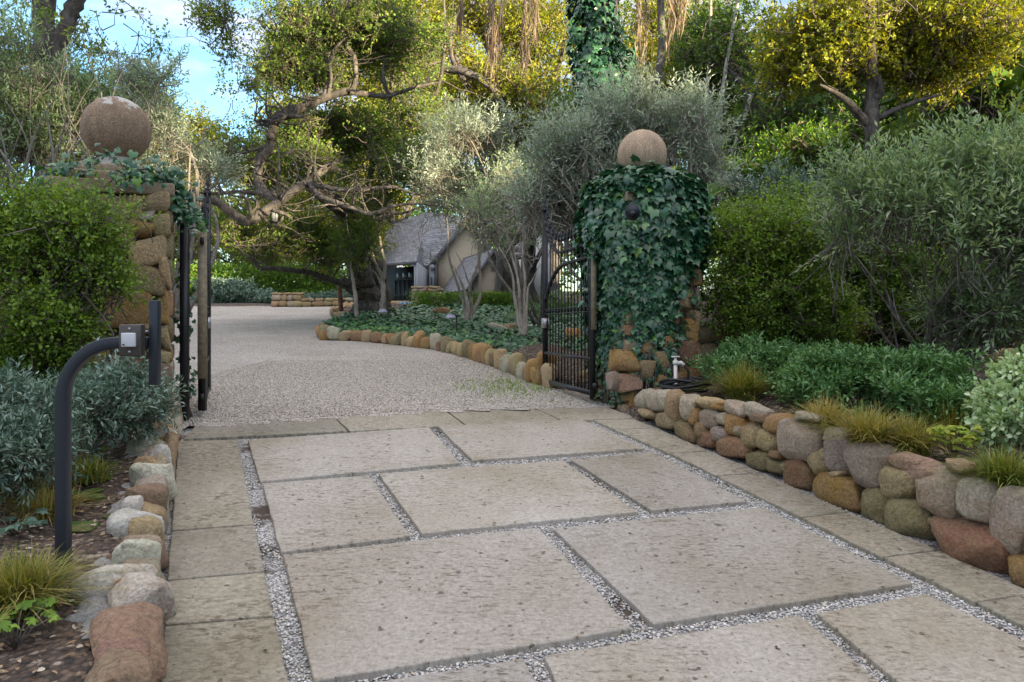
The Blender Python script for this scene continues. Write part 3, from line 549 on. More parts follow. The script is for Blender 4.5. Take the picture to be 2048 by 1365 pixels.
# moss, leaf litter, pebbles on soil --------------------------------------------------
mm = MB()
for (px, py, r) in [(185, 985, 0.05), (165, 1000, 0.07), (190, 1000, 0.05), (155, 1055, 0.09), (225, 1035, 0.04), (205, 962, 0.05), (120, 985, 0.06)]:
    p = PB(px, py); stone(mm, p, (r * 2, r * 1.6, 0.03), rng, None, (0.06, 0.13, 0.015), 3, 0.9, 0.3, 0)
tag(mm.build('moss', M_stone, smooth=True), 'bright green moss cushions on the soil of the left bed', 'moss', kind='stuff')
def litter(n, xr, yr, name, label, seed, L=0.035):
    r = np.random.default_rng(seed); x = r.uniform(*xr, n); y = r.uniform(*yr, n); ok = ~inside(drive, x, y); x = x[ok]; y = y[ok]; z = np.array([GB(a, b) for a, b in zip(x, y)]) + 0.008
    o = MB(); m = len(x); a = r.uniform(0, 6.28, m); leaves(o, np.stack([x, y, z], 1), np.stack([np.cos(a), np.sin(a), r.normal(0, .2, m)], 1), np.stack([r.normal(0, .35, m), r.normal(0, .35, m), np.ones(m)], 1), L * r.uniform(.4, 1.2, m), L * 0.45 * r.uniform(.4, 1.2, m), r.random(m), T_oval)
    tag(o.build(name, M_litter, origin=(0, 0, 0)), label, 'leaf litter', kind='stuff')
litter(5000, (-4.5, -1.3), (2.0, 7), 'leaf_litter', 'fallen leaves and bark chips on the soil of the left bed', 3)
litter(9000, (0.2, 5), (3.5, 13), 'leaf_litter', 'fallen leaves and chips on the mulch of the right bed and ivy bed', 4)
litter(2500, (-8, -1), (18, 30), 'leaf_litter', 'reddish leaf litter around the foot of the oak', 6, 0.12)
r = np.random.default_rng(9); n = 420; o = MB(); x = r.uniform(-1.5, 3.2, n); y = r.uniform(2.6, 7.5, n); ok = inside(drive, x, y); x, y = x[ok], y[ok]; n = len(x); a = r.uniform(0, 6.28, n)
leaves(o, np.stack([x, y, G(x, y) + 0.004], 1), np.stack([np.cos(a), np.sin(a), 0 * a], 1), np.stack([r.normal(0, .2, n), r.normal(0, .2, n), np.ones(n)], 1), 0.022 * r.uniform(.5, 1.3, n), 0.011 * np.ones(n), r.random(n) * 0.8, T_oval)
tag(o.build('fallen_leaves', M_litter, origin=(0, 0, 0)), 'few small dry leaves scattered over the paving slabs', 'leaf litter', kind='stuff')

# ------------------------------------------------------------------ GATE PILLARS
HL = P(380, 838); HR = P(1185, 795); PLc = np.array([-3.19, 6.45, 0]); PRc = np.array([1.33, 8.18, 0]); PW = 0.80
FR = [D2, D1, (0, 0, 1)]
def pillar(cen, label, traced, ball_r, ball_z, mb_, seed, gcol):
    z0 = float(G(cen[0], cen[1])) - 0.15; ztop = 2.60 if cen[0] < 0 else 2.78; rng = np.random.default_rng(seed)
    t = thing('gate_pillar', label, 'gate pillar', (cen[0], cen[1], z0), 'stone pillars flanking the gate')
    core = MB(); box(core, (cen[0], cen[1], (z0 + ztop) / 2), (PW - 0.07, PW - 0.07, ztop - z0), FR); core.build('mortar', M_darkmortar, t)
    sw = MB(); fo = cen - D1 * (PW / 2 - 0.03); occ = []
    for (px, py, w_, h_, c_) in traced:
        p = RP(px, py, fo, D1); dep = p[1]; sx = w_ * dep / F * (1.04 if cen[0] < 0 else 1.2); sz = h_ * dep / F * 1.06; uu = np.dot(p - cen, D2); hi = min(uu + sx / 2, PW / 2 + .01); lo = uu - sx / 2; sx = hi - lo; p = p + D2 * ((hi + lo) / 2 - uu)
        stone(sw, p, (sx, 0.19, sz), rng, FR, c_, 4 if w_ > 30 else 3, 0.26, 0.04, 6); u = np.dot(p - cen, D2); occ.append((u, p[2], sx / 2, sz / 2))
    for face in range(4):
        ax = [D2, D1, -D2, -D1][face]; nr = [-D1, D2, D1, -D2][face]; z = z0
        while z < ztop - 0.02:
            h = rng.uniform(0.12, 0.26); h = min(h, ztop - z) if ztop - z > 0.1 else ztop - z; u = -PW / 2 + 0.01 * face
            while u < PW / 2 - 0.04:
                wd = min(rng.uniform(0.16, 0.36), PW / 2 - u + 0.02); uc = u + wd / 2; zc = z + h / 2
                if not (face == 0 and any(abs(uc - a) < c + wd * 0.15 and abs(zc - b) < d + h * 0.15 for a, b, c, d in occ)):
                    p = cen + ax * uc + nr * (PW / 2 - 0.045) + np.array([0, 0, zc]); stone(sw, p, (wd * 1.04, 0.15, h * 1.02), rng, [ax, -nr, (0, 0, 1)], rng.choice(list(gcol)), 3, 0.42, 0.05, 5)
                u += wd
            z += h
    sw.build('stonework', M_stone, t, smooth=True)
    def slab(name, wd, zb, zt, m=M_cap):
        o = MB(); box(o, (cen[0], cen[1], (zb + zt) / 2), (wd, wd, zt - zb), FR); o = o.build(name, m, t); md = o.modifiers.new('bevel', 'BEVEL'); md.width = 0.018; md.segments = 3
    slab('cap_slab', 0.88, ztop, ztop + 0.10); slab('cap_slab', 0.68, ztop + 0.098, ztop + 0.185); slab('cap_slab', 0.56, ztop + 0.183, ztop + 0.25)
    zc = ball_z; o = MB(); prof = [(0.13, ztop + 0.24), (0.135, ztop + 0.27), (0.12, ztop + 0.29), (0.125, zc - ball_r * 0.86), (0.14, zc - ball_r * 0.80)]
    tubes(o, np.array([[(cen[0], cen[1], z) for _, z in prof]]), np.array([[r for r, _ in prof]]), 28); o.build('neck', mb_, t, smooth=True)
    o = MB(); V, Fc = ico(5) if False else ICO[4]; f = sum(np.sin(V @ rng.standard_normal(3) * (3 + k * 3)) for k in range(4)) * 0.004; o.add(V * (1 + f[:, None]) * ball_r + np.array([cen[0], cen[1], zc]), Fc); o.build('ball_finial', mb_, t, smooth=True, origin=(cen[0], cen[1], zc))
    return t, ztop
trL = [(318,409,62,46,'t'),(295,433,32,20,'g'),(287,456,52,42,'o'),(336,456,52,46,'t'),(312,503,100,58,'t'),(298,560,68,56,'d'),(341,550,44,64,'t'),(240,617,118,72,'o'),(338,613,46,66,'o'),(340,675,46,56,'t'),(284,655,60,22,'t'),(252,733,90,42,'r'),(340,712,46,28,'t'),(324,759,72,72,'k'),(262,769,74,38,'r'),(345,812,52,48,'b'),(188,717,66,46,'o'),(238,470,64,58,'t'),(222,540,66,56,'d'),(215,415,80,50,'t'),(258,415,50,44,'t'),(268,690,50,36,'d'),(300,830,60,40,'d'),(190,560,60,60,'t')]
tpL, ztL = pillar(PLc, 'left gate pillar of rough sandstone with stepped cap and round stone ball', trL, 0.262, 3.17, M_ball, 21, 'ttogdk')
trR = [(1249,721,46,42,'o'),(1255,765,46,36,'k'),(1228,762,22,42,'p'),(1339,671,38,48,'o'),(1372,662,34,44,'o'),(1365,706,44,46,'r'),(1317,728,26,50,'t'),(1365,605,34,34,'t'),(1400,600,30,46,'p'),(1392,636,36,28,'t'),(1339,636,34,28,'b'),(1321,761,26,22,'o'),(1345,760,34,30,'b'),(1288,742,34,40,'t'),(1388,700,26,50,'b'),(1396,552,36,40,'b'),(1290,690,40,40,'o'),(1300,790,50,26,'t')]
tpR, ztR = pillar(PRc, 'right gate pillar almost covered in ivy with a smooth pale stone ball', trR, 0.25, 3.34, M_ball2, 22, 'totkob')
# return wall running on from the right pillar behind the bush
t = thing('garden_wall', 'rough stone wall running right from the ivy covered pillar behind the shrubs', 'stone wall', (2.3, 8.9, 0.9)); sw = MB(); rng = np.random.default_rng(8); a0 = PRc + D2 * (PW / 2); 
o = MB(); box(o, a0 + D2 * 3 + np.array([0, 0, 1.15]), (6, 0.3, 0.7), FR); o.build('mortar', M_darkmortar, t)
z = 0.85
while z < 1.5:
    h = rng.uniform(0.14, 0.26); u = 0.1
    while u < 5.9:
        wd = rng.uniform(0.18, 0.4); stone(sw, a0 + D2 * (u + wd / 2) - D1 * 0.14 + np.array([0, 0, z + h / 2]), (wd * 1.03, 0.16, h * 1.03), rng, FR, rng.choice(list('totbkd')), 3, 0.45, 0.05, 5); u += wd
    z += h
sw.build('stonework', M_stone, t, smooth=True)
t = thing('garden_wall', 'rough stone wall running left from the left pillar behind the small leaved bush', 'stone wall', (-5, 5.7, 0.6)); sw = MB(); a0 = PLc - D2 * (PW / 2)
o = MB(); box(o, a0 - D2 * 2 + np.array([0, 0, 1.35]), (4, 0.3, 1.9), FR); o.build('mortar', M_darkmortar, t)
z = 0.5
while z < 2.3:
    h = rng.uniform(0.14, 0.26); u = 0.0
    while u < 3.9:
        wd = rng.uniform(0.18, 0.4); stone(sw, a0 - D2 * (u + wd / 2) - D1 * 0.14 + np.array([0, 0, z + h / 2]), (wd * 1.03, 0.16, h * 1.03), rng, FR, rng.choice(list('totdgt')), 3, 0.45, 0.05, 5); u += wd
    z += h
sw.build('stonework', M_stone, t, smooth=True)

# ------------------------------------------------------------------ GATES
def gate(hinge, free, label, seed, brown_full):
    """hinge, free: xy of the two stiles; heights are level"""
    zb = 0.90; h = np.array([hinge[0], hinge[1], 0]); f = np.array([free[0], free[1], 0]); L_ = np.linalg.norm(f - h); dr = (f - h) / L_; nr = np.array([-dr[1], dr[0], 0]); A = [dr, nr, (0, 0, 1)]
    t = thing('iron_gate', label, 'gate', (hinge[0], hinge[1], zb), 'pair of open wrought iron driveway gates')
    def at(u, z, off=0): return h + dr * (u * L_) + nr * off + np.array([0, 0, z])   # u 0 hinge .. 1 free
    o = MB(); bar(o, at(0, zb - 0.02), at(0, 2.42), 0.055); o.build('hinge_stile', M_iron, t)
    o = MB(); bar(o, at(1, zb - 0.02), at(1, 2.98), 0.055); box(o, at(1, 3.0), (0.075, 0.075, 0.04), A); o.build('free_stile', M_iron, t)
    top = lambda u: 2.42 if u < 0.58 else 2.42 + 0.50 * ((u - 0.58) / 0.42) ** 2.4
    sec = lambda u: 2.28 if u < 0.45 else 2.28 - 0.42 * ((u - 0.45) / 0.55) ** 2.6
    for fn in (top, sec):
        o = MB(); us = np.linspace(0.01, 0.99, 26)
        for a, b in zip(us[:-1], us[1:]): bar(o, at(a, fn(a)), at(b + 0.006, fn(b)), 0.04, 0.028)
        o.build('curved_rail', M_iron, t)
    for z in (1.73, 1.785):
        o = MB(); bar(o, at(0.01, z), at(0.99, z), 0.03, 0.012); o.build('rail', M_iron, t)
    for z, th in ((1.26, 0.03), (zb + 0.02, 0.05)):
        o = MB(); bar(o, at(0.01, z), at(0.99, z), 0.04, th); o.build('rail', M_iron, t)
    N_ = 15
    for i in range(1, N_):
        u = i / N_; o = MB(); zt = top(u) + 0.14; bar(o, at(u, zb), at(u, zt), 0.014)
        if i % 2 == 0 or True:
            cs = [(0.010, zt - 0.02), (0.020, zt), (0.010, zt + 0.02), (0.016, zt + 0.035), (0.002, zt + 0.10)]
            tubes(o, np.array([[at(u, z) for _, z in cs]]), np.array([[r for r, _ in cs]]), 8)
        cs = [(0.008, 1.735), (0.020, 1.757), (0.008, 1.78)]; tubes(o, np.array([[at(u, z) for _, z in cs]]), np.array([[r for r, _ in cs]]), 8); o.build('picket', M_iron, t)
        if i < N_ - 1 or True:
            pass
    o = MB(); cs = [(0.012, 3.0), (0.028, 3.03), (0.012, 3.06), (0.02, 3.09), (0.002, 3.2)]; tubes(o, np.array([[at(1, z) for _, z in cs]]), np.array([[r for r, _ in cs]]), 10); o.build('finial', M_iron, t, smooth=True)
    o = MB(); box(o, at(0.995, 1.62, 0), (0.12, 0.07, 0.12), A); box(o, at(1.04, 1.62, 0), (0.03, 0.04, 0.05), A); o.build('lock', plain('steel', (0.35, 0.35, 0.36), 0.35, 0.8), t)
    # weathered brown backing bar on the hinge stile
    o = MB(); bar(o, at(-0.003, 1.15 if brown_full else 1.55, 0) - dr * 0.035, at(-0.003, 2.38, 0) - dr * 0.035, 0.075 if brown_full else 0.05, 0.02, up=tuple(dr)); o.build('weathered_bar', M_wornwood, t)
    for z in (1.0, 2.3):
        o = MB(); box(o, at(-0.035, z), (0.10, 0.03, 0.05), A); o.build('hinge', M_iron, t)
    return t
gate((-2.60, 6.72), (-3.235, 8.5), 'left gate leaf swung open, seen edge on beside the left pillar', 1, True)
gate((0.80, 7.95), (0.40, 9.75), 'right gate leaf swung open in front of the ivy covered pillar', 2, False)
t = thing('gate_post', 'square black hinge post beside the left pillar', 'gate post', HL); o = MB(); bar(o, HL + [-0.02, -0.06, -0.1], np.array([HL[0] - 0.02, HL[1] - 0.06, 2.42]), 0.058); o.build('post', M_iron, t); o = MB(); box(o, (HL[0] - 0.02, HL[1] - 0.06, 2.43), (0.068, 0.068, 0.02), FR); o.build('post_cap', M_iron, t)
o = MB(); bar(o, np.array([HL[0] - 0.02, HL[1] - 0.06, 2.405]), (-2.60, 6.70, 2.405), 0.03, 0.02); o.build('bracket', M_iron, t)
t = thing('gate_post', 'black hinge post half hidden by ivy at the right gate leaf', 'gate post', HR); o = MB(); bar(o, HR + [0.07, 0.0, -0.1], np.array([HR[0] + 0.07, HR[1], 2.40]), 0.058); o.build('post', M_iron, t); o = MB(); box(o, (HR[0] + 0.07, HR[1], 2.41), (0.068, 0.068, 0.02), FR); o.build('post_cap', M_iron, t)

# ------------------------------------------------------------------ CALL POST
dC = 3.28; base = D(127, 1140, dC); t = thing('intercom_post', 'curved dark blue metal post with exit button plate in the left bed', 'intercom post', base)
cp = [D(127, 1150, dC), D(126, 1000, dC), D(126, 830, dC)]; path = [D(127, 1160, dC), D(126.5, 1000, dC), D(126, 800, dC)]
R_ = 112; cx_, cy_ = 126 + R_, 800
for a in np.linspace(0, 90, 15)[1:]: path.append(D(cx_ - R_ * math.cos(math.radians(a)), cy_ - R_ * math.sin(math.radians(a)) * 1.02, dC))
path.append(D(300, 686, dC)); path = np.array(path); hw = 0.024
V = []
for i, p in enumerate(path):
    d = path[min(i + 1, len(path) - 1)] - path[max(i - 1, 0)]; d = unit(d); nn = np.array([-d[2], 0, d[0]])
    for a, b in ((-1, -1), (1, -1), (1, 1), (-1, 1)): V.append(p + nn * hw * a + np.array([0, 1, 0]) * hw * b)
k = len(path); fs = []
for i in range(k - 1):
    for j in range(4): fs.append([i * 4 + j, i * 4 + (j + 1) % 4, (i + 1) * 4 + (j + 1) % 4, (i + 1) * 4 + j])
fs += [[0, 3, 2, 1], [(k - 1) * 4 + j for j in range(4)]]
o = MB(); o.add(V, fs); o = o.build('pole', M_postblue, t); md = o.modifiers.new('bevel', 'BEVEL'); md.width = 0.005; md.segments = 2; md.limit_method = 'ANGLE'; md.angle_limit = math.radians(60)
pl = D(264.5, 681, dC - 0.06); o = MB(); box(o, pl, (0.087, 0.045, 0.127)); plate = o.build('button_box', plain('bronze_plate', (0.085, 0.075, 0.07), 0.35, 0.5, 0.15, 60, 0.02), t); md = plate.modifiers.new('bevel', 'BEVEL'); md.width = 0.005; md.segments = 3
o = MB(); box(o, pl + [0, -0.03, 0.002], (0.054, 0.02, 0.056)); ob = o.build('button', plain('pale_plastic', (0.55, 0.56, 0.6), 0.3, 0, 0.05, 200, 0.02), t); md = ob.modifiers.new('bevel', 'BEVEL'); md.width = 0.004; md.segments = 3
o = MB(); box(o, pl + [-0.016, -0.0405, -0.017], (0.010, 0.002, 0.005)); o.build('button_mark', M_iron, t)
for dz in (0.046, -0.046):
    o = MB(); q = pl + np.array([0, -0.0225, dz]); tubes(o, np.array([[q, q + [0, -0.004, 0]]]), np.array([[0.006, 0.005]]), 12); o.build('screw', plain('steel', (0.35, 0.35, 0.36), 0.35, 0.8), t)
o = MB(); a = D(309, 601, dC - 0.01); b = D(311, 770, dC - 0.01); box(o, (a + b) / 2, (0.035, 0.04, np.linalg.norm(a - b))); vb = o.build('upright_bar', M_postblue, t); md = vb.modifiers.new('bevel', 'BEVEL'); md.width = 0.003; md.segments = 2
for z in (664, 700):
    o = MB(); q = D(297, z, dC); tubes(o, np.array([[q, q + [-0.012, 0, 0]]]), np.array([[0.006, 0.006]]), 8); o.build('bolt', plain('steel', (0.35, 0.35, 0.36), 0.35, 0.8), t)

# ------------------------------------------------------------------ TAP, HOSE, SECURITY CAMERA
b0 = P(1352, 790, 0.25); dT = 7.35; b0 = D(1352, 772, dT); t = thing('garden_tap', 'white painted standpipe tap in front of the ivy pillar', 'tap', b0); M_wp = plain('white_paint_metal', (0.62, 0.6, 0.56), 0.45, 0, 0.12)
o = MB(); tubes(o, np.array([[b0 - [0, 0, 0.25], D(1351, 728, dT)]]), np.array([[0.017, 0.017]]), 12); o.build('pipe', M_wp, t, smooth=True)
o = MB(); q = D(1351, 727, dT); tubes(o, np.array([[q - [0, 0, .012], q, q + [0, 0, 0.02], q + [0, 0, 0.03], q + [0, 0, 0.05]]]), np.array([[0.022, 0.026, 0.026, 0.014, 0.010]]), 12); tubes(o, np.array([[q, q + [0.05, -0.01, 0.006], q + [0.075, -0.02, -0.02]]]), np.array([[0.016, 0.018, 0.018]]), 10); o.build('spout', M_wp, t, smooth=True)
o = MB(); q2 = q + [0, 0, 0.06]; box(o, q2, (0.075, 0.02, 0.014)); box(o, q2, (0.02, 0.06, 0.012)); o.build('tap_handle', M_wp, t)
t = thing('garden_hose', 'coiled black rubber hose lying at the foot of the tap on the boulder wall', 'hose', D(1370, 782, 7.2)); o = MB(); M_rub = plain('black_rubber', (0.012, 0.013, 0.018), 0.4); cen = D(1372, 778, 7.25); rng = np.random.default_rng(3)
for k in range(7):
    a = np.linspace(0, 6.3, 30) + k; r = 0.15 + 0.02 * (k % 4); pp = np.stack([cen[0] + r * np.cos(a) * 1.1 + rng.normal(0, .01), cen[1] + r * np.sin(a) * 0.7, cen[2] + 0.012 * k + 0.02 * np.sin(a * 2 + k)], 1); tubes(o, pp[None], np.full((1, 30), 0.011), 7)
pp = spline([q + [0.075, -0.02, -0.02], q + [0.11, -0.03, -0.08], q + [0.10, -0.03, -0.2], cen + [0.1, 0, 0.06]], 8); tubes(o, pp[None], np.full((1, len(pp)), 0.011), 7); o.build('hose_coil', M_rub, t, smooth=True)
t = thing('security_camera', 'small black security camera peeping out of the ivy on the right pillar', 'camera', D(1265, 425, 7.42)); o = MB(); q = D(1265, 428, 7.35); n_ = unit(-q + np.array([0, 0, 1.9])); tubes(o, np.array([[q - n_ * 0.10, q - n_ * 0.06, q, q + n_ * 0.015]]), np.array([[0.03, 0.06, 0.062, 0.05]]), 20); o.build('housing', M_iron, t, smooth=False)
o = MB(); V = ICO[3][0].copy(); keep = V; o.add(V * 0.036 + q + n_ * 0.012, ICO[3][1]); o.build('lens', plain('lens_glass', (0.006, 0.006, 0.009), 0.08, 0, 0, 10, 0), t, smooth=True)
o = MB(); tubes(o, np.array([[q + [0, 0, 0.02] + n_ * 0.03, q + [0, 0, 0.035] - n_ * 0.1]]), np.array([[0.068, 0.066]]), 20); o.build('hood', M_postblue, t)

# ------------------------------------------------------------------ IVY
def ivy_on_box(cen, zlo, ztop, n, seed, mask, name, label, bulge=0.20, S=0.092, wood=True):
    r = np.random.default_rng(seed); N_ = n; th = r.uniform(0, 2 * math.pi, N_); z = zlo + (ztop + 0.12 - zlo) * r.random(N_) ** 0.85
    half = PW / 2; cs, sn = np.cos(th), np.sin(th); pr = half / (np.abs(cs) ** 6 + np.abs(sn) ** 6) ** (1 / 6)
    hf = (z - zlo) / (ztop - zlo); off = 0.04 + bulge * np.clip((hf - 0.2) / 0.6, 0, 1) ** 1.5 * (1 - 0.55 * np.clip((hf - 0.82) / 0.2, 0, 1)); cl = np.sin(th * 3 + z * 4) + np.sin(th * 7 - z * 6) ; rr = pr + off * (0.7 + 0.18 * cl) * r.uniform(0.5, 1.12, N_) + (r.random(N_) < .03) * .06
    u = rr * cs; v = rr * sn   # u along D2 , v along D1
    ok = mask(u, v, z, r.random(N_), cl); u, v, z, rr, th = u[ok], v[ok], z[ok], rr[ok], th[ok]; m = len(u)
    p = cen + u[:, None] * D2 + v[:, None] * D1 + z[:, None] * np.array([0, 0, 1.0]); outd = np.cos(th)[:, None] * D2 + np.sin(th)[:, None] * D1
    nm = outd * 0.9 + np.array([0, 0, 0.55]) + r.standard_normal((m, 3)) * 0.38; ax = np.array([0, 0, -1.0]) + outd * 0.45 + r.standard_normal((m, 3)) * 0.4
    hh = np.clip((z - zlo) / (ztop - zlo), 0, 1); sc = S * r.uniform(0.55, 1.25, m) * (0.65 + 0.5 * hh); o = MB(); tone = 0.36 + 0.22 * r.standard_normal(m) + (r.random(m) < 0.05) * 0.5
    leaves(o, p, ax, nm, sc, sc, tone, T_ivy); t = thing(name, label, 'ivy', (cen[0], cen[1], zlo)); 
    # top mat
    q = r.uniform(-1, 1, (int(n * 0.16), 2)); q = q[(np.abs(q) ** 3).sum(1) < 1]; k = len(q); d = np.linalg.norm(q, axis=1); pp = cen + q[:, :1] * D2 * (half + 0.12) + q[:, 1:] * D1 * (half + 0.12) + np.stack([0 * d, 0 * d, ztop + 0.24 - 0.18 * d ** 2 + r.normal(0, .04, k)], 1)
    od = q[:, :1] * D2 + q[:, 1:] * D1; s2 = S * r.uniform(.7, 1.25, k); leaves(o, pp, od + r.standard_normal((k, 3)) * .4 + [0, 0, -.2], od * 0.4 + np.array([0, 0, 1.0]) + r.standard_normal((k, 3)) * .3, s2, s2, 0.36 + .16 * r.standard_normal(k), T_ivy)
    o.build('foliage', M_ivy, t)
    wd = MB(); 
    for i in range(46):
        a = r.uniform(2.2, 6.3); pts = []; zz = zlo
        while zz < ztop:
            pr1 = half / (abs(math.cos(a)) ** 6 + abs(math.sin(a)) ** 6) ** (1 / 6) + 0.045; pts.append(cen + pr1 * math.cos(a) * D2 + pr1 * math.sin(a) * D1 + np.array([0, 0, zz])); zz += 0.12; a += r.normal(0, 0.05)
        tubes(wd, np.array([pts]), np.full((1, len(pts)), 0.006), 5)
    wd.build('stems', M_twig, t); return t
def maskR(u, v, z, rn, cl):
    front = v < -0.30; keep = np.ones(len(u), bool)
    lim = np.interp(u, [-0.5, -0.3, -0.1, 0.08, 0.22, 0.5], [1.0, 1.4, 1.4, 1.8, 2.15, 2.35]); lim = lim + 0.15 * cl * 0.5
    thin = front & (z < lim); keep &= ~(thin & (rn > np.where((u > -0.10) & (u < 0.12) , 0.75, 0.14)))
    keep &= ~((z < 1.2) & (u < -0.1) & (rn > 0.5))
    return keep
ivy_on_box(PRc, 0.82, 2.92, 12500, 31, maskR, 'ivy', 'thick dark green ivy cloaking the right gate pillar', 0.21)
# ivy trails on the left cap and down its right side
r = np.random.default_rng(33); o = MB(); t = thing('ivy', 'thin ivy trails over the stepped cap of the left gate pillar', 'ivy', (PLc[0], PLc[1], 2.6)); wd = MB()
fz = PLc - D1 * 0.35; trail = [[(92, 375), (105, 345), (135, 330), (160, 345), (190, 342)], [(150, 322), (190, 318), (215, 312), (240, 322), (255, 345), (275, 345)], [(255, 345), (290, 340), (320, 345), (345, 365), (362, 395), (378, 430)], [(330, 350), (350, 375), (372, 400), (388, 440)], [(345, 372), (358, 410), (372, 445)], [(240, 345), (228, 362), (205, 382), (185, 392)], [(75, 385), (88, 365), (110, 352)]]
for k, tr in enumerate(trail):
    pts = np.array([D(a, b, (5.98 if b > 340 or k in (0, 1, 6) else 6.0) if a < 300 else 6.15 + (a - 300) * 0.004) for a, b in tr]); sp = spline(pts, 8); sp[:, 1] -= 0.03; tubes(wd, sp[None], np.full((1, len(sp)), 0.005), 5)
    if k == 5: n = 6
    else: n = int(len(tr) * (24 if k in (2, 3, 4) else 7))
    i = r.integers(0, len(sp), n); p = sp[i] + r.standard_normal((n, 3)) * (0.035 if k < 2 or k > 4 else 0.055); s2 = r.uniform(0.035, 0.075, n)
    leaves(o, p, np.array([0.2, -0.3, -0.6]) + r.standard_normal((n, 3)) * .5, np.array([0.1, -0.8, 0.6]) + r.standard_normal((n, 3)) * .4, s2, s2, 0.5 + .2 * r.standard_normal(n), T_ivy)
o.build('foliage', M_ivy, t); wd.build('stems', M_twig, t)
# small ivy sprigs on the pillar side behind the left gate post
r = np.random.default_rng(34); o = MB(); t = thing('ivy', 'small ivy sprigs creeping behind the left gate post', 'ivy', HL); wd = MB()
for (px, y0, y1) in ((372, 500, 700), (366, 640, 800), (376, 720, 790), (370, 560, 690)):
    sp = spline([D(px + r.normal(0, 3), yy, 6.9) for yy in np.linspace(y1, y0, 6)], 5); tubes(wd, sp[None], np.full((1, len(sp)), 0.004), 5); n = 34; p = sp[r.integers(0, len(sp), n)] + r.standard_normal((n, 3)) * [0.03, 0.05, 0.03]; s2 = r.uniform(0.03, 0.06, n)
    leaves(o, p, np.array([0, -0.2, -0.8]) + r.standard_normal((n, 3)) * .5, np.array([0.3, -0.8, 0.4]) + r.standard_normal((n, 3)) * .4, s2, s2, 0.5 + .2 * r.standard_normal(n), T_ivy)
o.build('foliage', M_ivy, t); wd.build('stems', M_twig, t)
# ivy ground cover in the island bed
r = np.random.default_rng(35); bed = [tuple(q[:2]) for q in CB[2:]] + [tuple(q[:2]) for q in RG[:3]] + [tuple(P(*a)[:2]) for a in ((760, 634), (850, 625), (930, 622), (1020, 620), (1100, 622))] + [(4.5, 24), (4.5, 14), (1.3, 12.0), tuple(P(1085, 700)[:2]), tuple(P(1010, 722)[:2])]
n = 46000; x = r.uniform(-6, 4.5, n); y = r.uniform(9.5, 30, n); ok = inside(bed, x, y) & (r.random(n) < np.clip(15 / y, 0.4, 1)); x, y = x[ok], y[ok]; n = len(x); hgt = 0.13 + 0.05 * np.sin(x * 2.1) * np.sin(y * 1.7) + 0.05 * np.sin(x * 5 + y * 4)
p = np.stack([x, y, G(x, y) + 0.1 + np.clip(hgt, 0.03, 0.4) * r.uniform(0.3, 1.05, n)], 1); s2 = r.uniform(0.05, 0.10, n) * np.clip(y / 14, 1, 1.4); a = r.uniform(0, 6.28, n); o = MB()
leaves(o, p, np.stack([np.cos(a), np.sin(a), r.normal(-.2, .25, n)], 1), np.stack([r.normal(0, .38, n), r.normal(-.35, .38, n), np.ones(n)], 1), s2, s2, np.clip(0.5 + .2 * r.standard_normal(n) + (x < -2.2) * (y < 17.5) * 0.22, 0, 1), T_ivy)
tag(o.build('ivy_ground_cover', M_ivy, origin=(0, 0, 0)), 'dark glossy ivy carpet filling the island bed behind the stone edging', 'ground cover', kind='stuff')

# ------------------------------------------------------------------ STONE EDGING
def edging(line, label, w0, w1, hgt, seed, cols, deep=0.18, lean=0.0):
    r = np.random.default_rng(seed); ln = np.array(line); cum = np.concatenate([[0], np.cumsum(np.linalg.norm(np.diff(ln[:, :2], axis=0), axis=1))]); t = thing('stone_edging', label, 'stone edging', ln[len(ln) // 2]); s = 0
    while s < cum[-1] - 0.05:
        wd = r.uniform(w0, w1); g = lambda q: np.array([np.interp(q, cum, ln[:, k]) for k in range(3)]); p = g(s + wd / 2); tn = g(min(s + wd, cum[-1])) - g(s); tn[2] = 0; tn = unit(tn); nr = np.array([-tn[1], tn[0], 0]); h = hgt * r.uniform(0.75, 1.25)
        o = MB(); stone(o, p + nr * 0.02 + np.array([0, 0, h * 0.36]), (wd * 1.08, deep * r.uniform(.9, 1.4), h), r, [tn, nr, (0, 0, 1)], r.choice(list(cols)), 3, 0.6, 0.12, 5); o.build('stone', M_stone, t, smooth=True); s += wd
    return t
edging(CB, 'row of upright brown stones edging the ivy bed along the gravel drive', 0.13, 0.32, 0.30, 41, 'totbtdtog')
edging(RG[2:8], 'low curved row of stones edging the gravel around the oak', 0.25, 0.45, 0.22, 42, 'tgt', 0.25)
# loose rocks
def rock(px, py, wp, hp, c, label, seed, dep=None, group=None):
    r = np.random.default_rng(seed); p = PB(px, py + hp * 0.5) if dep is None else D(px, py, dep); k = p[1] / F; o = MB(); stone(o, (p[0], p[1] + wp * k * 0.3, p[2] + hp * k * 0.42), (wp * k, wp * k * 0.8, hp * k * 1.2), r, None, c, 4, 0.6, 0.12, 6); return tag(o.build('rock', M_stone, smooth=True), label, 'rock', group)
rock(1092, 756, 44, 40, 'o', 'squared orange rock at the foot of the right gate leaf', 1)
rock(995, 658, 44, 16, 'g', 'long pale rock left of the twin stemmed tree in the ivy', 3)
rock(1020, 656, 34, 18, 't', 'tan rock at the foot of the tree in the ivy', 4)
rock(1072, 656, 50, 14, 'w', 'flat whitish rock right of the tree in the ivy', 5)
rock(885, 628, 40, 14, 'b', 'rounded brown rock in front of the clipped hedge', 6)
rock(1172, 750, 26, 16, 't', 'small tan rock seen between the gate pickets', 7)
rock(1145, 672, 34, 28, 'o', 'orange rock seen through the right gate leaf', 8)
rock(2020, 720, 60, 40, 't', 'tan rock half hidden under the shrubs at the right edge', 9)

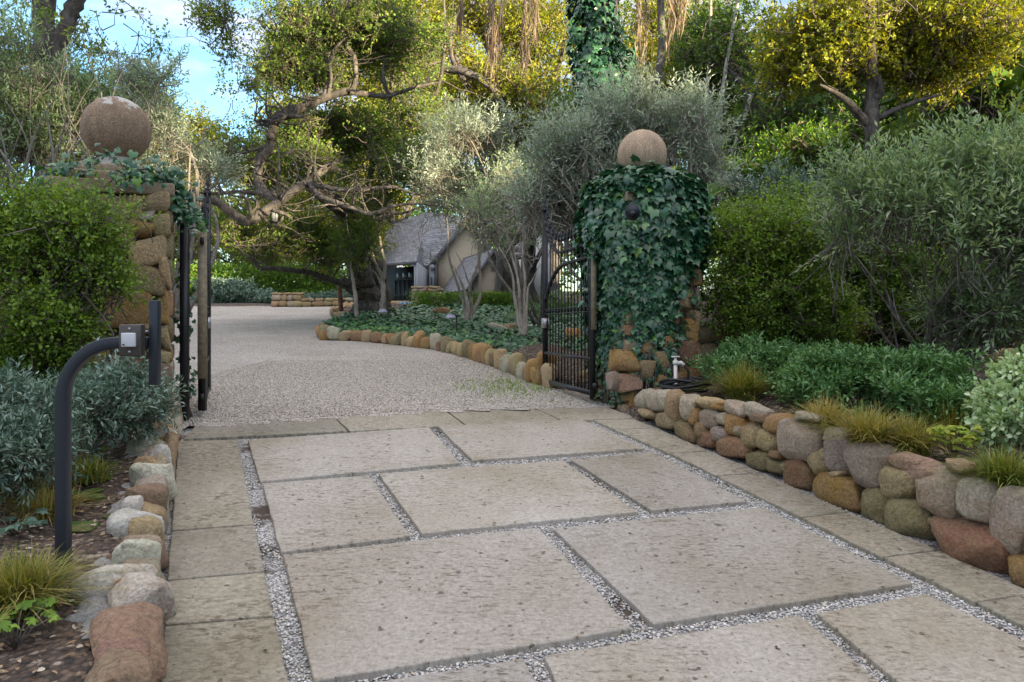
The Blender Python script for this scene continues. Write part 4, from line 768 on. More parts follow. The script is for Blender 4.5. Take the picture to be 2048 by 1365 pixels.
# ------------------------------------------------------------------ PATH LIGHTS, POST, LANTERN, TARP, BIN
M_mauve = plain('mauve_glaze', (0.42, 0.38, 0.50), 0.35, 0, 0.15)
def pathlight(px, pyb, pyt, dxh, label, mauve=True, seed=0):
    p = P(px, pyb); p[2] += 0.05; d = p[1]; top = D(px, pyt, d); t = thing('path_light', label, 'path light', p, 'low garden path lights'); k = d / F; o = MB(); tubes(o, np.array([[p - [0, 0, .1], top]]), np.array([[0.018, 0.018]]), 8); box(o, top + [0, 0, 0.0], (0.06, 0.06, 0.05)); o.build('stem', M_iron, t)
    o = MB(); n = 14; V = [top + [dxh * k * 0.9, 0, 0.045]]; s = 1 if dxh > 0 else -1; w = abs(dxh) * k * 0.95
    for ring, (rr, zz) in enumerate(((0.45, 0.035), (0.85, -0.01), (1.0, -0.05), (0.96, -0.055), (0.7, -0.02))):
        for i in range(n): a = i / n * 6.283; V.append(top + np.array([dxh * k * 0.9 + math.cos(a) * rr * w, math.sin(a) * rr * w * 0.8, zz]))
    fs = [[0, 1 + i, 1 + (i + 1) % n] for i in range(n)]
    for q in range(4):
        for i in range(n): fs.append([1 + q * n + i, 1 + q * n + (i + 1) % n, 1 + (q + 1) * n + (i + 1) % n, 1 + (q + 1) * n + i])
    o.add(V, fs); o.build('shade', M_mauve if mauve else M_iron, t, smooth=True)
    return t
pathlight(913, 676, 632, -12, 'path light with pale mauve hood in the middle of the ivy bed')
pathlight(776, 658, 621, -11, 'path light with pale mauve hood at the oak end of the ivy bed')
pathlight(698, 646, 630, -6, 'small dark path light by the thin pale trunk', False)
pathlight(662, 676, 650, -6, 'small dark path light at the tip of the ivy bed', False)
pathlight(784, 640, 622, 5, 'small dark path light in front of the garage', False)
pathlight(982, 700, 680, 4, 'short black spotlight in the ivy near the mulch', False)
p = P(682, 632); t = thing('wooden_post', 'dark upright wooden post beside the gravel near the oak', 'post', p); o = MB(); d = p[1]; rng = np.random.default_rng(2); limb(o, [p - [0, 0, .2], D(681, 600, d), D(678, 570, d)], [0.085, 0.075, 0.07], rng, 0, 8); o.build('post', M_barkred, t)
dl = 17.4; q = D(549, 432, dl); t = thing('lantern', 'small dark lantern hanging from the low oak limb', 'lantern', q); o = MB(); cs = [(0.01, .22), (0.02, .17), (0.13, .10), (0.14, .085), (0.10, .08)]; tubes(o, np.array([[q + [0, 0, z] for _, z in cs]]), np.array([[r for r, _ in cs]]), 12); tubes(o, np.array([[q + [0, 0, .2], q + [0, 0, .45]]]), np.array([[0.008, 0.008]]), 5); o.build('lantern_roof', M_iron, t)
o = MB(); tubes(o, np.array([[q + [0, 0, .08], q - [0, 0, .12]]]), np.array([[0.085, 0.065]]), 10); o.build('glass', plain('frosted_glass', (0.22, 0.23, 0.24), 0.2), t); o = MB(); tubes(o, np.array([[q - [0, 0, .12], q - [0, 0, .15]]]), np.array([[0.075, 0.05]]), 10)
for i in range(6): a = i * 1.047; bar(o, q + [0.09 * math.cos(a), 0.09 * math.sin(a), .08], q + [0.07 * math.cos(a), 0.07 * math.sin(a), -.12], 0.008)
o.build('frame', M_iron, t)
dt = 34; p0 = D(812, 615, dt); rng = np.random.default_rng(4); gx, gy = np.meshgrid(np.linspace(-1, 1, 26), np.linspace(-1, 1, 18)); hz = 0.10 + 0.12 * np.abs(np.sin(gx * 7 + gy * 3)) * (1 - gx ** 2) + 0.05 * rng.standard_normal(gx.shape); o = MB(); idx = np.arange(gx.size).reshape(gx.shape)
V = np.stack([p0[0] + gx * 0.42 * (1 + 0.1 * np.sin(gy * 5)), p0[1] + gy * 0.5, p0[2] - 0.05 + hz * 1.0], -1).reshape(-1, 3); o.add(V, np.stack([idx[:-1, :-1], idx[:-1, 1:], idx[1:, 1:], idx[1:, :-1]], -1).reshape(-1, 4)); o = o.build('tarpaulin', plain('blue_tarp', (0.12, 0.32, 0.62), 0.35, 0, 0.6, 9, 0.1)); md = o.modifiers.new('solid', 'SOLIDIFY'); md.thickness = 0.01; tag(o, 'crumpled blue and white tarpaulin on the ground by the garage door', 'tarpaulin')

# ------------------------------------------------------------------ HOUSE
def shingle():
    m, n, l, b = mat('slate_shingle'); tcn = n.new('ShaderNodeTexCoord'); br = n.new('ShaderNodeTexBrick'); br.inputs['Scale'].default_value = 1.0; br.inputs['Brick Width'].default_value = 0.34; br.inputs['Row Height'].default_value = 0.17; br.inputs['Mortar Size'].default_value = 0.014
    br.inputs['Color1'].default_value = (0.17, 0.175, 0.2, 1); br.inputs['Color2'].default_value = (0.28, 0.285, 0.32, 1); br.inputs['Mortar'].default_value = (0.07, 0.07, 0.085, 1); l.new(tcn.outputs['UV'], br.inputs['Vector'])
    nn = noise_node(n, l, 3, 5, 0.6, geo(n)); c = mixc(n, l, 0.6, br.outputs['Color'], ramp(n, l, nn.outputs['Fac'], [(0.3, (0.35, 0.35, 0.35)), (0.7, (0.65, 0.65, 0.65))]), 'OVERLAY'); l.new(c, b.inputs['Base Color']); b.inputs['Roughness'].default_value = 0.7; bump(n, l, br.outputs['Fac'], b, -0.6, 0.03); return m
M_roof = shingle(); M_stucco = plain('stucco', (0.44, 0.38, 0.29), 0.9, 0, 0.08, 6, 0.3); M_grey = plain('grey_panel', (0.26, 0.28, 0.31), 0.7, 0, 0.1, 4, 0.1); M_trim = plain('dark_trim', (0.10, 0.10, 0.115), 0.7, 0, 0.2, 10, 0.1); M_gar = plain('garage_black', (0.018, 0.02, 0.025), 0.5, 0, 0.2, 6, 0.05)
M_glass = plain('dark_glass', (0.10, 0.12, 0.13), 0.05, 0, 0, 5, 0)
hs = thing('house', 'stucco house with steep grey shingle roofs and black garage door behind the oak', 'house', D(944, 640, 45))
def uvquad(name, q, m, th=0.08, div=1):
    """roof plane from 4 corners a,b (eave), c,d (ridge) with uv in metres and thickness"""
    a, b, c, d = [np.array(v, float) for v in q]; me = bpy.data.meshes.new(name); n = np.cross(b - a, d - a); n = unit(n); n = n if n[2] > 0 else -n
    V = [a, b, c, d, a - n * th, b - n * th, c - n * th, d - n * th]; o_ = np.array(hs.location); me.from_pydata([tuple(v - o_) for v in V], [], [(0, 1, 2, 3), (7, 6, 5, 4), (0, 4, 5, 1), (1, 5, 6, 2), (2, 6, 7, 3), (3, 7, 4, 0)])
    uv = me.uv_layers.new(name='UVMap'); e = unit(b - a); f = unit(np.cross(n, e))
    for lp in me.loops: v = V[lp.vertex_index] - a; uv.data[lp.index].uv = (float(np.dot(v, e)), float(np.dot(v, f)))
    me.materials.append(m); o = bpy.data.objects.new(name, me); COL.objects.link(o); o.parent = hs; return o
def wallpoly(name, pts, m, nrm, th=0.2):
    n = len(pts); o = MB(); V = [np.array(p, float) for p in pts] + [np.array(p, float) - np.array(nrm) * th for p in pts]; fs = [list(range(n)), list(range(2 * n - 1, n - 1, -1))] + [[i, i + n, (i + 1) % n + n, (i + 1) % n] for i in range(n)]; o.add(V, fs); return o.build(name, m, hs)
ZG = 2.4
# small gabled store: near corner px 944
v = np.array([math.cos(0.30), math.sin(0.30), 0]); u = np.array([-v[1], v[0], 0]); nf = -u   # gable faces the viewer
dS = 43.0; Cn = np.array([(944 - CX) / F * dS, dS, ZG])
def hitx(px, o, d): # parameter along d so that o+d*t projects at px
    k = (px - CX) / F; return (k * o[1] - o[0]) / (d[0] - k * d[1])
W_ = hitx(1018, Cn, v); Cr = Cn + v * W_; Ls = 4.2; Cl = Cn + u * Ls
ls = hitx(878, Cn, u) if abs(u[0]) > 0.01 else 4; ls = min(max(ls, 3), 9); Cl = Cn + u * ls
def zat(p, py): return EYE - (py - HY) / F * p[1]
ze = zat(Cn, 566); zr = zat(Cn + v * W_ * 0.55, 497); pk = Cn + v * W_ * 0.56
ze_r = ze
wallpoly('wall', [Cn, Cr, [Cr[0], Cr[1], ze], [pk[0], pk[1], zr - 0.1], [Cn[0], Cn[1], ze]], M_stucco, nf)
wallpoly('side_wall', [Cn + [0, 0, 0], [Cn[0], Cn[1], ze], [Cl[0], Cl[1], ze], Cl], M_grey, -v, 0.15)
e0 = np.array([Cn[0], Cn[1], ze]) - v * 0.35 - u * 0.25 - [0, 0, .35]; e1 = np.array([Cl[0], Cl[1], ze]) - v * 0.35 - [0, 0, .35]; r0 = np.array([pk[0], pk[1], zr]) - u * 0.25; r1 = np.array([pk[0], pk[1], zr]) + u * ls
uvquad('roof', [e0, e1, r1, r0], M_roof); e2 = np.array([Cr[0], Cr[1], ze]) + v * 0.3 - u * 0.25 - [0, 0, .35]; uvquad('roof', [e2 + u * ls, e2, r0, r1], M_roof)
for a, b in ((e0, r0), (e2, r0)):
    o = MB(); bar(o, a - u * 0.03 - [0, 0, .10], b - u * 0.03 - [0, 0, .10], 0.05, 0.16); o.build('barge_board', M_trim, hs)
o = MB(); bar(o, e0 - v * 0.04 - [0, 0, .06], e1 - v * 0.04 - [0, 0, .06], 0.1, 0.1); o.build('gutter', M_trim, hs)
pv_ = Cn + v * W_ * 0.58 + nf * 0.03; o = MB(); box(o, [pv_[0], pv_[1], zat(pv_, 532)], (0.30, 0.06, 0.50), [v, u, (0, 0, 1)]); vo = o.build('vent', plain('vent_trim', (0.5, 0.45, 0.36), 0.7), hs); o = MB()
for k in range(5): box(o, [pv_[0] + nf[0] * .04, pv_[1] + nf[1] * .04, zat(pv_, 532) + (k - 2) * 0.085], (0.2, 0.03, 0.045), [v, u, (0, 0, 1)])
o.build('vent_louvre', M_trim, hs)
pl_ = Cn + v * W_ * 0.66 + nf * 0.1; o = MB(); box(o, [pl_[0], pl_[1], zat(pl_, 555)], (0.2, 0.16, 0.16), [v, u, (0, 0, 1)]); tubes(o, np.array([[[pl_[0], pl_[1], zat(pl_, 556)], [pl_[0] + nf[0] * .2, pl_[1] + nf[1] * .2, zat(pl_, 560)]]]), np.array([[0.07, 0.1]]), 10); o.build('wall_lamp', plain('lamp_grey', (0.4, 0.42, 0.45), 0.5), hs)
# main block: gable wall behind, roof sloping left
dM = 49.0; Mn = np.array([(856 - CX) / F * dM, dM, ZG]); Wm = hitx(1015, Mn, v); pkm = Mn + v * hitx(934, Mn, v); zem = zat(Mn, 541); zrm = zat(pkm, 436); lm_ = 9.0
Mr = Mn + v * Wm; zer = zat(Mr, 560)
wallpoly('wall', [Mn, Mr, [Mr[0], Mr[1], zer], [pkm[0], pkm[1], zrm - .1], [Mn[0], Mn[1], zem]], M_stucco, nf)
# main roof: concave flare (three strips) on the left slope
ev0 = np.array([Mn[0], Mn[1], zem]) - u * 0.3 - v * 0.2; rd0 = np.array([pkm[0], pkm[1], zrm]) - u * 0.3
lm_ = 7.5
def prof(s): # s 0 eave .. 1 ridge : horizontal fraction, vertical fraction (flared eaves)
    return s, (s ** 1.12)
prev = None
for k in range(6):
    s0, s1 = k / 6, (k + 1) / 6
    def pt(s, along):
        hx, hz = prof(s); b_ = ev0 + (rd0 - ev0) * hx; b_ = np.array([b_[0], b_[1], ev0[2] + (rd0[2] - ev0[2]) * hz]); 
        return b_ + u * along + (np.array([-0.5, 0, 0]) * (1 - s) * along / lm_)
    uvquad('roof', [pt(s0, 0), pt(s0, lm_), pt(s1, lm_), pt(s1, 0)], M_roof, 0.06)
er = np.array([Mr[0], Mr[1], zer]) - u * 0.3 + v * 0.2; uvquad('roof', [er + u * lm_, er, rd0, rd0 + u * lm_], M_roof)
for a, b in ((ev0, rd0), (er, rd0)):
    o = MB(); bar(o, a - u * 0.04 - [0, 0, .12], b - u * 0.04 - [0, 0, .12], 0.06, 0.26); o.build('barge_board', M_trim, hs)
# garage wing: roof with eave px 742..828 at y 525, facing viewer-left, continuing the main roof
dG = 47.0; Ga = np.array([(735 - CX) / F * (dG + 3), dG + 3, ZG]); Gb = np.array([(832 - CX) / F * dG, dG, ZG]); gdir = unit(Gb - Ga); gn = np.array([gdir[1], -gdir[0], 0])
za = zat(Ga, 531); zb_ = zat(Gb, 523); ra = D(778, 452, 55); rb = D(852, 424, 54); rc = D(940, 436, 52)
ga = np.array([Ga[0], Ga[1], za]); gb = np.array([Gb[0], Gb[1], zb_]); mid_a = ga * 0.45 + ra * 0.55 - [0, 0, .1]; mid_b = gb * 0.5 + rb * 0.5 - [0, 0, .25]
uvquad('roof', [ga, gb, mid_b, mid_a], M_roof); uvquad('roof', [mid_a, mid_b, rb, ra], M_roof)
g2 = np.array([ev0[0], ev0[1], ev0[2]]); uvquad('roof', [gb - [0, 0, .02], g2 + u * 0.4 - [0, 0, .05], rc - [0, 0, .1], mid_b], M_roof); uvquad('roof', [mid_b - [0, 0, .02], rc - [0, 0, .1], rc + [0, .3, .05], rb], M_roof)
o = MB(); bar(o, ga - [0, 0, .10] + gn * 0.05, gb - [0, 0, .10] + gn * 0.05, 0.12, 0.14); o.build('gutter', M_trim, hs)
back = -gn * 1.6
wallpoly('garage_wall', [Ga + back, Gb + back, [*(Gb + back)[:2], zb_ - .1], [*(Ga + back)[:2], za - .1]], M_gar, gn, .2)  # black colour paints in the shade of the garage interior
o = MB(); ca = Ga + gdir * 0.9 + back * 0.95; cb = Gb - gdir * 0.25 + back * 0.95; zt = zb_ - 0.25; gd = MB(); mc = (ca + cb) / 2; Wd = np.linalg.norm(cb - ca); box(gd, [mc[0], mc[1], ZG + 1.05], (Wd, 0.06, 2.0), [gdir, gn, (0, 0, 1)])
for k in range(9):
    a = ca + (cb - ca) * k / 8 + gn * .04; box(gd, [a[0], a[1], ZG + 1.05], (0.05, 0.04, 1.96), [gdir, gn, (0, 0, 1)])
for zz_ in (0.1, 1.05, 2.02): box(gd, [mc[0] + gn[0] * .045, mc[1] + gn[1] * .045, ZG + zz_], (Wd, 0.04, 0.09), [gdir, gn, (0, 0, 1)])
gdo = gd.build('garage_door', M_gar, hs)
for k in range(6):
    a = ca + (cb - ca) * (k + 0.2) / 6; b = ca + (cb - ca) * (k + 0.85) / 6; o = MB(); box(o, np.array([*((a + b) / 2)[:2], ZG + 2.22]), (np.linalg.norm(b - a), 0.04, 0.42), [gdir, gn, (0, 0, 1)]); o.build('garage_window', M_glass, hs)
o = MB(); bar(o, Gb - gdir * 0.1 + gn * -.05, np.array([*(Gb - gdir * 0.1 + gn * -.05)[:2], zb_ - .1]), 0.16); o.build('porch_post', M_grey, hs)
wallpoly('side_wall', [Gb + [0, 0, 0], Mn, [Mn[0], Mn[1], zem - .1], [Gb[0], Gb[1], zb_ - .1]], M_grey, unit(np.array([Mn[1] - Gb[1], -(Mn[0] - Gb[0]), 0])) * (1 if (Mn[1] - Gb[1]) > 0 else -1) * -1, .15)
o = MB(); p = D(865, 560, 48.4); box(o, p, (0.4, 0.2, 1.4)); tubes(o, np.array([[p + [0, -.12, .75], p + [0, -.3, .75]]]), np.array([[.16, .16]]), 12); o.build('electric_meter', M_grey, hs)
o = MB(); p = D(861, 520, 48); bar(o, p, D(861, 475, 48), 0.07); o.build('mast', M_grey, hs)
# far wing to the right
wp = [D(1012, 612, 56), D(1100, 612, 58), D(1100, 470, 58), D(1012, 478, 56)]; wallpoly('wall', wp, plain('pale_render', (0.42, 0.42, 0.43), 0.9, 0, .08, 5, .2), (0, -1, 0), .3)
o = MB(); box(o, D(1040, 500, 55.9), (2.2, 0.15, 0.35)); o.build('lintel', M_trim, hs); o = MB(); box(o, D(1040, 540, 55.9), (1.7, 0.1, 1.6)); wo_ = o.build('window', M_glass, hs)
for dx in (-0.85, 0, 0.85):
    o = MB(); box(o, D(1040, 540, 55.9) + [dx, -.08, 0], (0.09, 0.08, 1.7)); o.build('window_frame', plain('white_frame', (0.6, 0.6, 0.6), .6), hs)
# bin
p = D(1024, 605, 40); t = thing('recycling_bin', 'blue wheeled bin standing beside the small gable', 'bin', p - [0, 0, .45]); o = MB(); box(o, p, (0.5, 0.55, 0.85)); o.build('body', plain('blue_plastic', (0.03, 0.13, 0.33), .5), t); o = MB(); box(o, p + [0, 0, .46], (0.56, 0.62, 0.07)); o.build('lid', plain('blue_plastic', (0.03, 0.13, 0.33), .5), t)
for dx in (-.2, .2):
    o = MB(); q = p + [dx, -.3, -.38]; tubes(o, np.array([[q - [.03, 0, 0], q + [.03, 0, 0]]]), np.array([[.1, .1]]), 12); o.build('wheel', M_rub, t)

# low walls at the back of the court, planter wall by the garage
def rubble(a, b, h, label, seed, cols='ttgt', th=0.35, name='low_stone_wall'):
    r = np.random.default_rng(seed); a = np.array(a, float); b = np.array(b, float); d = unit(b - a); L = np.linalg.norm(b - a); d = unit(np.array([d[0], d[1], 0])); nr = np.array([-d[1], d[0], 0]); t = thing(name, label, 'stone wall', a); sw = MB(); z = 0; co = MB(); box(co, (a + b) / 2 + [0, 0, h / 2 - .03], (L, th * .7, h), [d, nr, (0, 0, 1)]); co.build('core', M_darkmortar, t)
    while z < h - .02:
        hh = min(r.uniform(.14, .24), h - z + .03); s = 0
        while s < L:
            w_ = r.uniform(.2, .5); g0 = a + (b - a) * min(1, (s + w_ / 2) / L)
            for sg in (-1, 1): stone(sw, g0 + nr * sg * th * .3 + [0, 0, z + hh / 2], (w_ * 1.03, th * .5, hh * 1.03), r, [d, nr, (0, 0, 1)], r.choice(list(cols)), 2, .5, .06, 4)
            s += w_
        z += hh
    sw.build('stonework', M_stone, t, smooth=True); return t
rubble(P(545, 614), P(597, 614), 0.52, 'squared low stone wall at the back of the gravel court', 51)
rubble(P(602, 614), P(705, 612.5), 0.30, 'long low stone wall under the clipped mounds at the back', 52)
rubble(D(826, 606, 38), D(878, 606, 37.5), 0.75, 'waist high stone planter wall in front of the garage', 53, 'ttgp', .45)
r = np.random.default_rng(54); t = thing('stone_edging', 'row of loose boulders in front of the black garage door', 'stone edging', D(800, 608, 40))
for k in range(8): o = MB(); stone(o, D(778 + k * 7.5, 607, 40) + [0, 0, .0], (.3, .3, .25), r, None, r.choice(list('tog')), 2); o.build('stone', M_stone, t, smooth=True)

# ------------------------------------------------------------------ HEDGES
def hedge(name, label, cat, zones, m, n, L, seed, base, per=5, boxy=True, tl=0.12, T=T_oval, W=None, **kw):
    sp = dict(n=n, per=per, L=L, W=W or L * .6, T=T, tl=tl, boxy=boxy, up=.5, out=.7, rnd=.5, clumps=0, twin=.15); sp.update(kw); return plant(name, label, cat, base, zones, m, M_twig, sp, seed, nl=3, lr=.02)
hedge('box_hedge', 'clipped box hedge in front of the small gable', 'hedge', [(D(925, 612, 27), np.array([1.45, .5, .34])), (D(990, 610, 27.3), np.array([.45, .5, .27]))], M_hedge, 5200, 0.05, 61, P(925, 626))
t = hedge('golden_shrub', 'sunlit golden topped shrub behind the right end of the clipped hedge', 'shrub', [(D(975, 600, 28.5), np.array([.55, .5, .16]))], M_gold, 700, 0.06, 62, P(975, 612), boxy=False)
hedge('boundary_hedge', 'tall dark green hedge at the far left of the gravel court', 'hedge', [(D(500, 570, 37), np.array([3.2, 1.0, .75])), (D(610, 570, 38), np.array([1.7, 1.0, .62]))], M_hedge, 9000, 0.10, 63, D(540, 600, 37))
hedge('blue_shrub', 'rounded blue green shrub in front of the tall hedge', 'shrub', [(D(455, 588, 34), np.array([1.3, .9, .6])), (D(520, 600, 34), np.array([1.0, .8, .35]))], M_blueleaf, 4200, 0.09, 64, D(460, 610, 34), boxy=False)
hedge('mound_shrub', 'low clipped green mound behind the back wall', 'shrub', [(D(625, 592, 36.5), np.array([1.3, .8, .28]))], M_hedge, 2600, 0.06, 65, D(620, 605, 36), boxy=False)
hedge('lavender_row', 'soft grey green planting along the back wall', 'shrub', [(D(665, 598, 34.5), np.array([1.5, .5, .22]))], M_blueleaf, 1800, 0.09, 66, D(660, 608, 34), boxy=False, T=T_lance, W=.03)

# ------------------------------------------------------------------ THE BIG OAK
rng = np.random.default_rng(70)
def PX(l): return [tuple(D(a, b, d)) + (r,) for a, b, d, r in l]
OAK = thing('oak_tree', 'huge spreading oak with twisted limbs arching over the gravel court', 'tree', P(738, 634)); LB = MB()
OL = [[(742, 640, 24, .62), (732, 600, 24, .5), (722, 560, 23.8, .42), (712, 500, 23.2, .36), (700, 440, 22, .30), (660, 400, 20.5, .24), (612, 368, 18.5, .19)],
      [(762, 640, 24.6, .36), (765, 590, 24.6, .30), (755, 540, 24.5, .28), (735, 480, 24.2, .24), (728, 420, 24, .2), (740, 350, 23, .15), (760, 280, 22, .12), (780, 200, 21.5, .1), (785, 110, 21, .08), (780, 20, 21, .06), (785, -60, 21, .04)],
      [(612, 368, 18.5, .17), (585, 382, 18, .16), (560, 405, 17.6, .17), (540, 418, 17.4, .19), (520, 432, 17.4, .19), (490, 442, 17.3, .18), (462, 425, 17.2, .17), (435, 405, 17, .15), (405, 398, 16.8, .13), (370, 400, 16.6, .1)],
      [(612, 366, 18.5, .16), (580, 386, 18.2, .11), (540, 390, 18, .10), (480, 384, 17.8, .08), (420, 388, 17.5, .06), (380, 380, 17.3, .04)],
      [(612, 366, 18.5, .14), (650, 374, 18, .10), (690, 381, 17.8, .09), (740, 379, 17.5, .08), (785, 374, 17.3, .065), (815, 384, 17.2, .05), (850, 392, 17, .03)],
      [(620, 368, 18.4, .15), (640, 392, 18, .12), (670, 405, 17.8, .11), (705, 416, 17.6, .10), (738, 428, 17.4, .09), (765, 422, 17.2, .08), (790, 412, 17, .06), (830, 408, 16.8, .045), (875, 412, 16.6, .03)],
      [(738, 428, 17.4, .07), (770, 425, 17.3, .06), (800, 428, 17.2, .05), (840, 415, 17.1, .035)],
      [(612, 366, 18.5, .16), (630, 352, 18.4, .15), (655, 335, 18.4, .13), (662, 328, 18.4, .12)],
      [(560, 405, 17.6, .15), (530, 385, 18, .16), (515, 355, 18.3, .17), (522, 320, 18.5, .18), (540, 290, 18.6, .2), (545, 258, 18.7, .2), (550, 240, 18.8, .21), (575, 226, 18.8, .21), (610, 212, 18.9, .19), (650, 196, 19, .17), (690, 184, 19.2, .15), (730, 188, 19.4, .12), (775, 192, 19.6, .1), (830, 175, 19.8, .07), (880, 165, 20, .04)],
      [(552, 238, 18.8, .16), (580, 234, 18.6, .11), (608, 233, 18.4, .07)],
      [(645, 196, 19, .10), (658, 165, 19, .09), (655, 130, 19, .08), (648, 105, 19, .075), (625, 92, 19, .055), (590, 98, 19, .04), (550, 105, 19, .03)],
      [(655, 195, 19, .09), (662, 160, 18.9, .07), (660, 125, 18.9, .07), (672, 95, 18.9, .05), (700, 70, 18.9, .035)],
      [(648, 105, 19, .05), (630, 70, 19, .04), (622, 30, 19, .035), (600, -10, 19, .03)],
      [(705, 182, 19.3, .10), (712, 150, 19.3, .10), (708, 115, 19.3, .10), (688, 82, 19.3, .1), (680, 55, 19.3, .095), (678, 35, 19.3, .09), (695, 15, 19.3, .08), (705, -20, 19.3, .06)],
      [(678, 35, 19.3, .08), (660, 15, 19.3, .06), (645, -15, 19.3, .05)],
      [(775, 190, 19.6, .09), (765, 145, 19.6, .09), (775, 110, 19.7, .09), (785, 70, 19.7, .08), (790, 30, 19.7, .07), (776, -20, 19.7, .06)],
      [(765, 118, 19.7, .05), (740, 118, 19.6, .03)],
      [(745, 300, 20, .04), (765, 322, 19.8, .05), (790, 318, 19.5, .06), (800, 300, 19.4, .05), (850, 292, 19.2, .03)],
      [(662, 560, 23, .1), (690, 572, 23.4, .17), (715, 590, 23.8, .2)], [(720, 560, 23.6, .2), (680, 566, 23, .17), (640, 552, 22, .14), (600, 543, 21, .12), (555, 538, 20, .10), (520, 536, 19.4, .08), (508, 522, 19.2, .07), (495, 512, 19, .05), (470, 490, 19, .035)],
      [(470, 490, 20, .02), (500, 492, 20, .04), (540, 490, 20, .03)],
      [(560, 410, 17.6, .05), (566, 430, 17.5, .045), (560, 445, 17.4, .035), (548, 452, 17.4, .02)],
      [(450, -40, 17, .05), (450, 10, 17, .035), (445, 60, 17, .02), (420, 90, 17, .01)], [(450, 10, 17, .02), (400, 40, 17, .01)], [(447, 50, 17, .02), (470, 90, 17, .01)], [(600, -60, 18, .08), (520, -80, 17.5, .06), (450, -40, 17, .05)], [(600, -10, 19, .03), (600, -60, 18, .05), (640, -90, 18, .06), (645, -15, 19.3, .05)],
      [(728, 420, 24, .15), (800, 340, 23, .12), (850, 240, 22, .1), (880, 160, 21.5, .08), (890, 60, 21, .06), (885, -30, 21, .04)]]
for l in OL:
    c = PX(l); limb(LB, [q[:3] for q in c], [q[3] * (0.58 if q[3] < .23 else .85) for q in c], rng, 0.10, 12, 7, 0.045)
rb2 = np.random.default_rng(171)
for l in OL:      # crooked branchlets leaving the limbs
    c = PX(l)
    if l[0][3] > .3: continue
    for q in range(int(len(c) * 1.6)):
        i = rb2.integers(0, len(c)); p = np.array(c[i][:3]); d = unit(rb2.standard_normal(3) * [1, .5, 1] + [0, -.1, .25]); Lb = rb2.uniform(.5, 1.9); r0 = max(.010, c[i][3] * rb2.uniform(.14, .34)); pts = [p]
        for k in range(5): d = unit(d + rb2.standard_normal(3) * .42); d[2] = max(d[2], -.25); pts.append(pts[-1] + d * Lb / 5)
        limb(LB, pts, [r0 * f for f in (1, .8, .62, .45, .3, .15)], rb2, .05, 5, 3, .03)
        for k in (2, 3):
            e = unit(d + rb2.standard_normal(3) * .9); limb(LB, [pts[k], pts[k] + e * Lb * .2, pts[k] + e * Lb * .32 + rb2.standard_normal(3) * .05], [r0 * .4, r0 * .28, r0 * .1], rb2, 0, 4, 3, 0)
LB.build('trunk', M_bark, OAK, smooth=True)
CR = MB(); TW = MB()
base_sp = dict(per=9, L=0.075, W=0.05, T=T_lance, tl=.42, up=.15, out=.3, rnd=.9, spread=1.0, twr=.006, twin=.6, clumps=1.5, cut=-.3, shell=.5)
crown(CR, TW, [zone(600, 70, 90, 70, 19.5, 1.6), zone(560, 130, 70, 50, 19, 1.2), zone(500, 160, 60, 30, 18.8, .8), zone(690, 60, 110, 80, 20, 1.8), zone(790, 90, 90, 90, 20.5, 1.8), zone(860, 60, 60, 90, 21, 1.5), zone(640, 150, 60, 40, 19.5, 1)], n=4300, seed=71, **base_sp)
crown(CR, TW, [zone(430, 50, 58, 40, 17, .6), zone(440, 100, 38, 25, 17, .4), zone(425, 20, 60, 30, 17, .5), zone(505, 175, 40, 30, 18.2, .6), zone(455, 200, 30, 30, 19, .7)], n=330, seed=72, **{**base_sp, 'per': 7, 'tl': .3})
crown(CR, TW, [zone(600, 290, 110, 60, 21.5, 1.8), zone(720, 270, 120, 70, 21.5, 1.8), zone(470, 330, 70, 55, 20, 1.6), zone(830, 250, 80, 70, 21.5, 1.6), zone(690, 340, 130, 40, 20.3, 1.4), zone(520, 350, 120, 40, 20.5, 1.3), zone(830, 340, 70, 50, 20, 1.4), zone(640, 240, 80, 30, 20.8, 1)], n=5400, seed=73, **{**base_sp, 'cut': -.8})
crown(CR, TW, [zone(480, 460, 80, 40, 21, 1.4), zone(600, 465, 110, 50, 22, 1.6), zone(672, 440, 50, 34, 22.5, 1.4), zone(640, 510, 60, 28, 22.5, 1.2), zone(540, 500, 60, 25, 21, 1)], n=2600, seed=74, **{**base_sp, 'cut': -.3})
CR.build('crown', M_oakleaf, OAK); TW.build('twigs', M_twig, OAK)

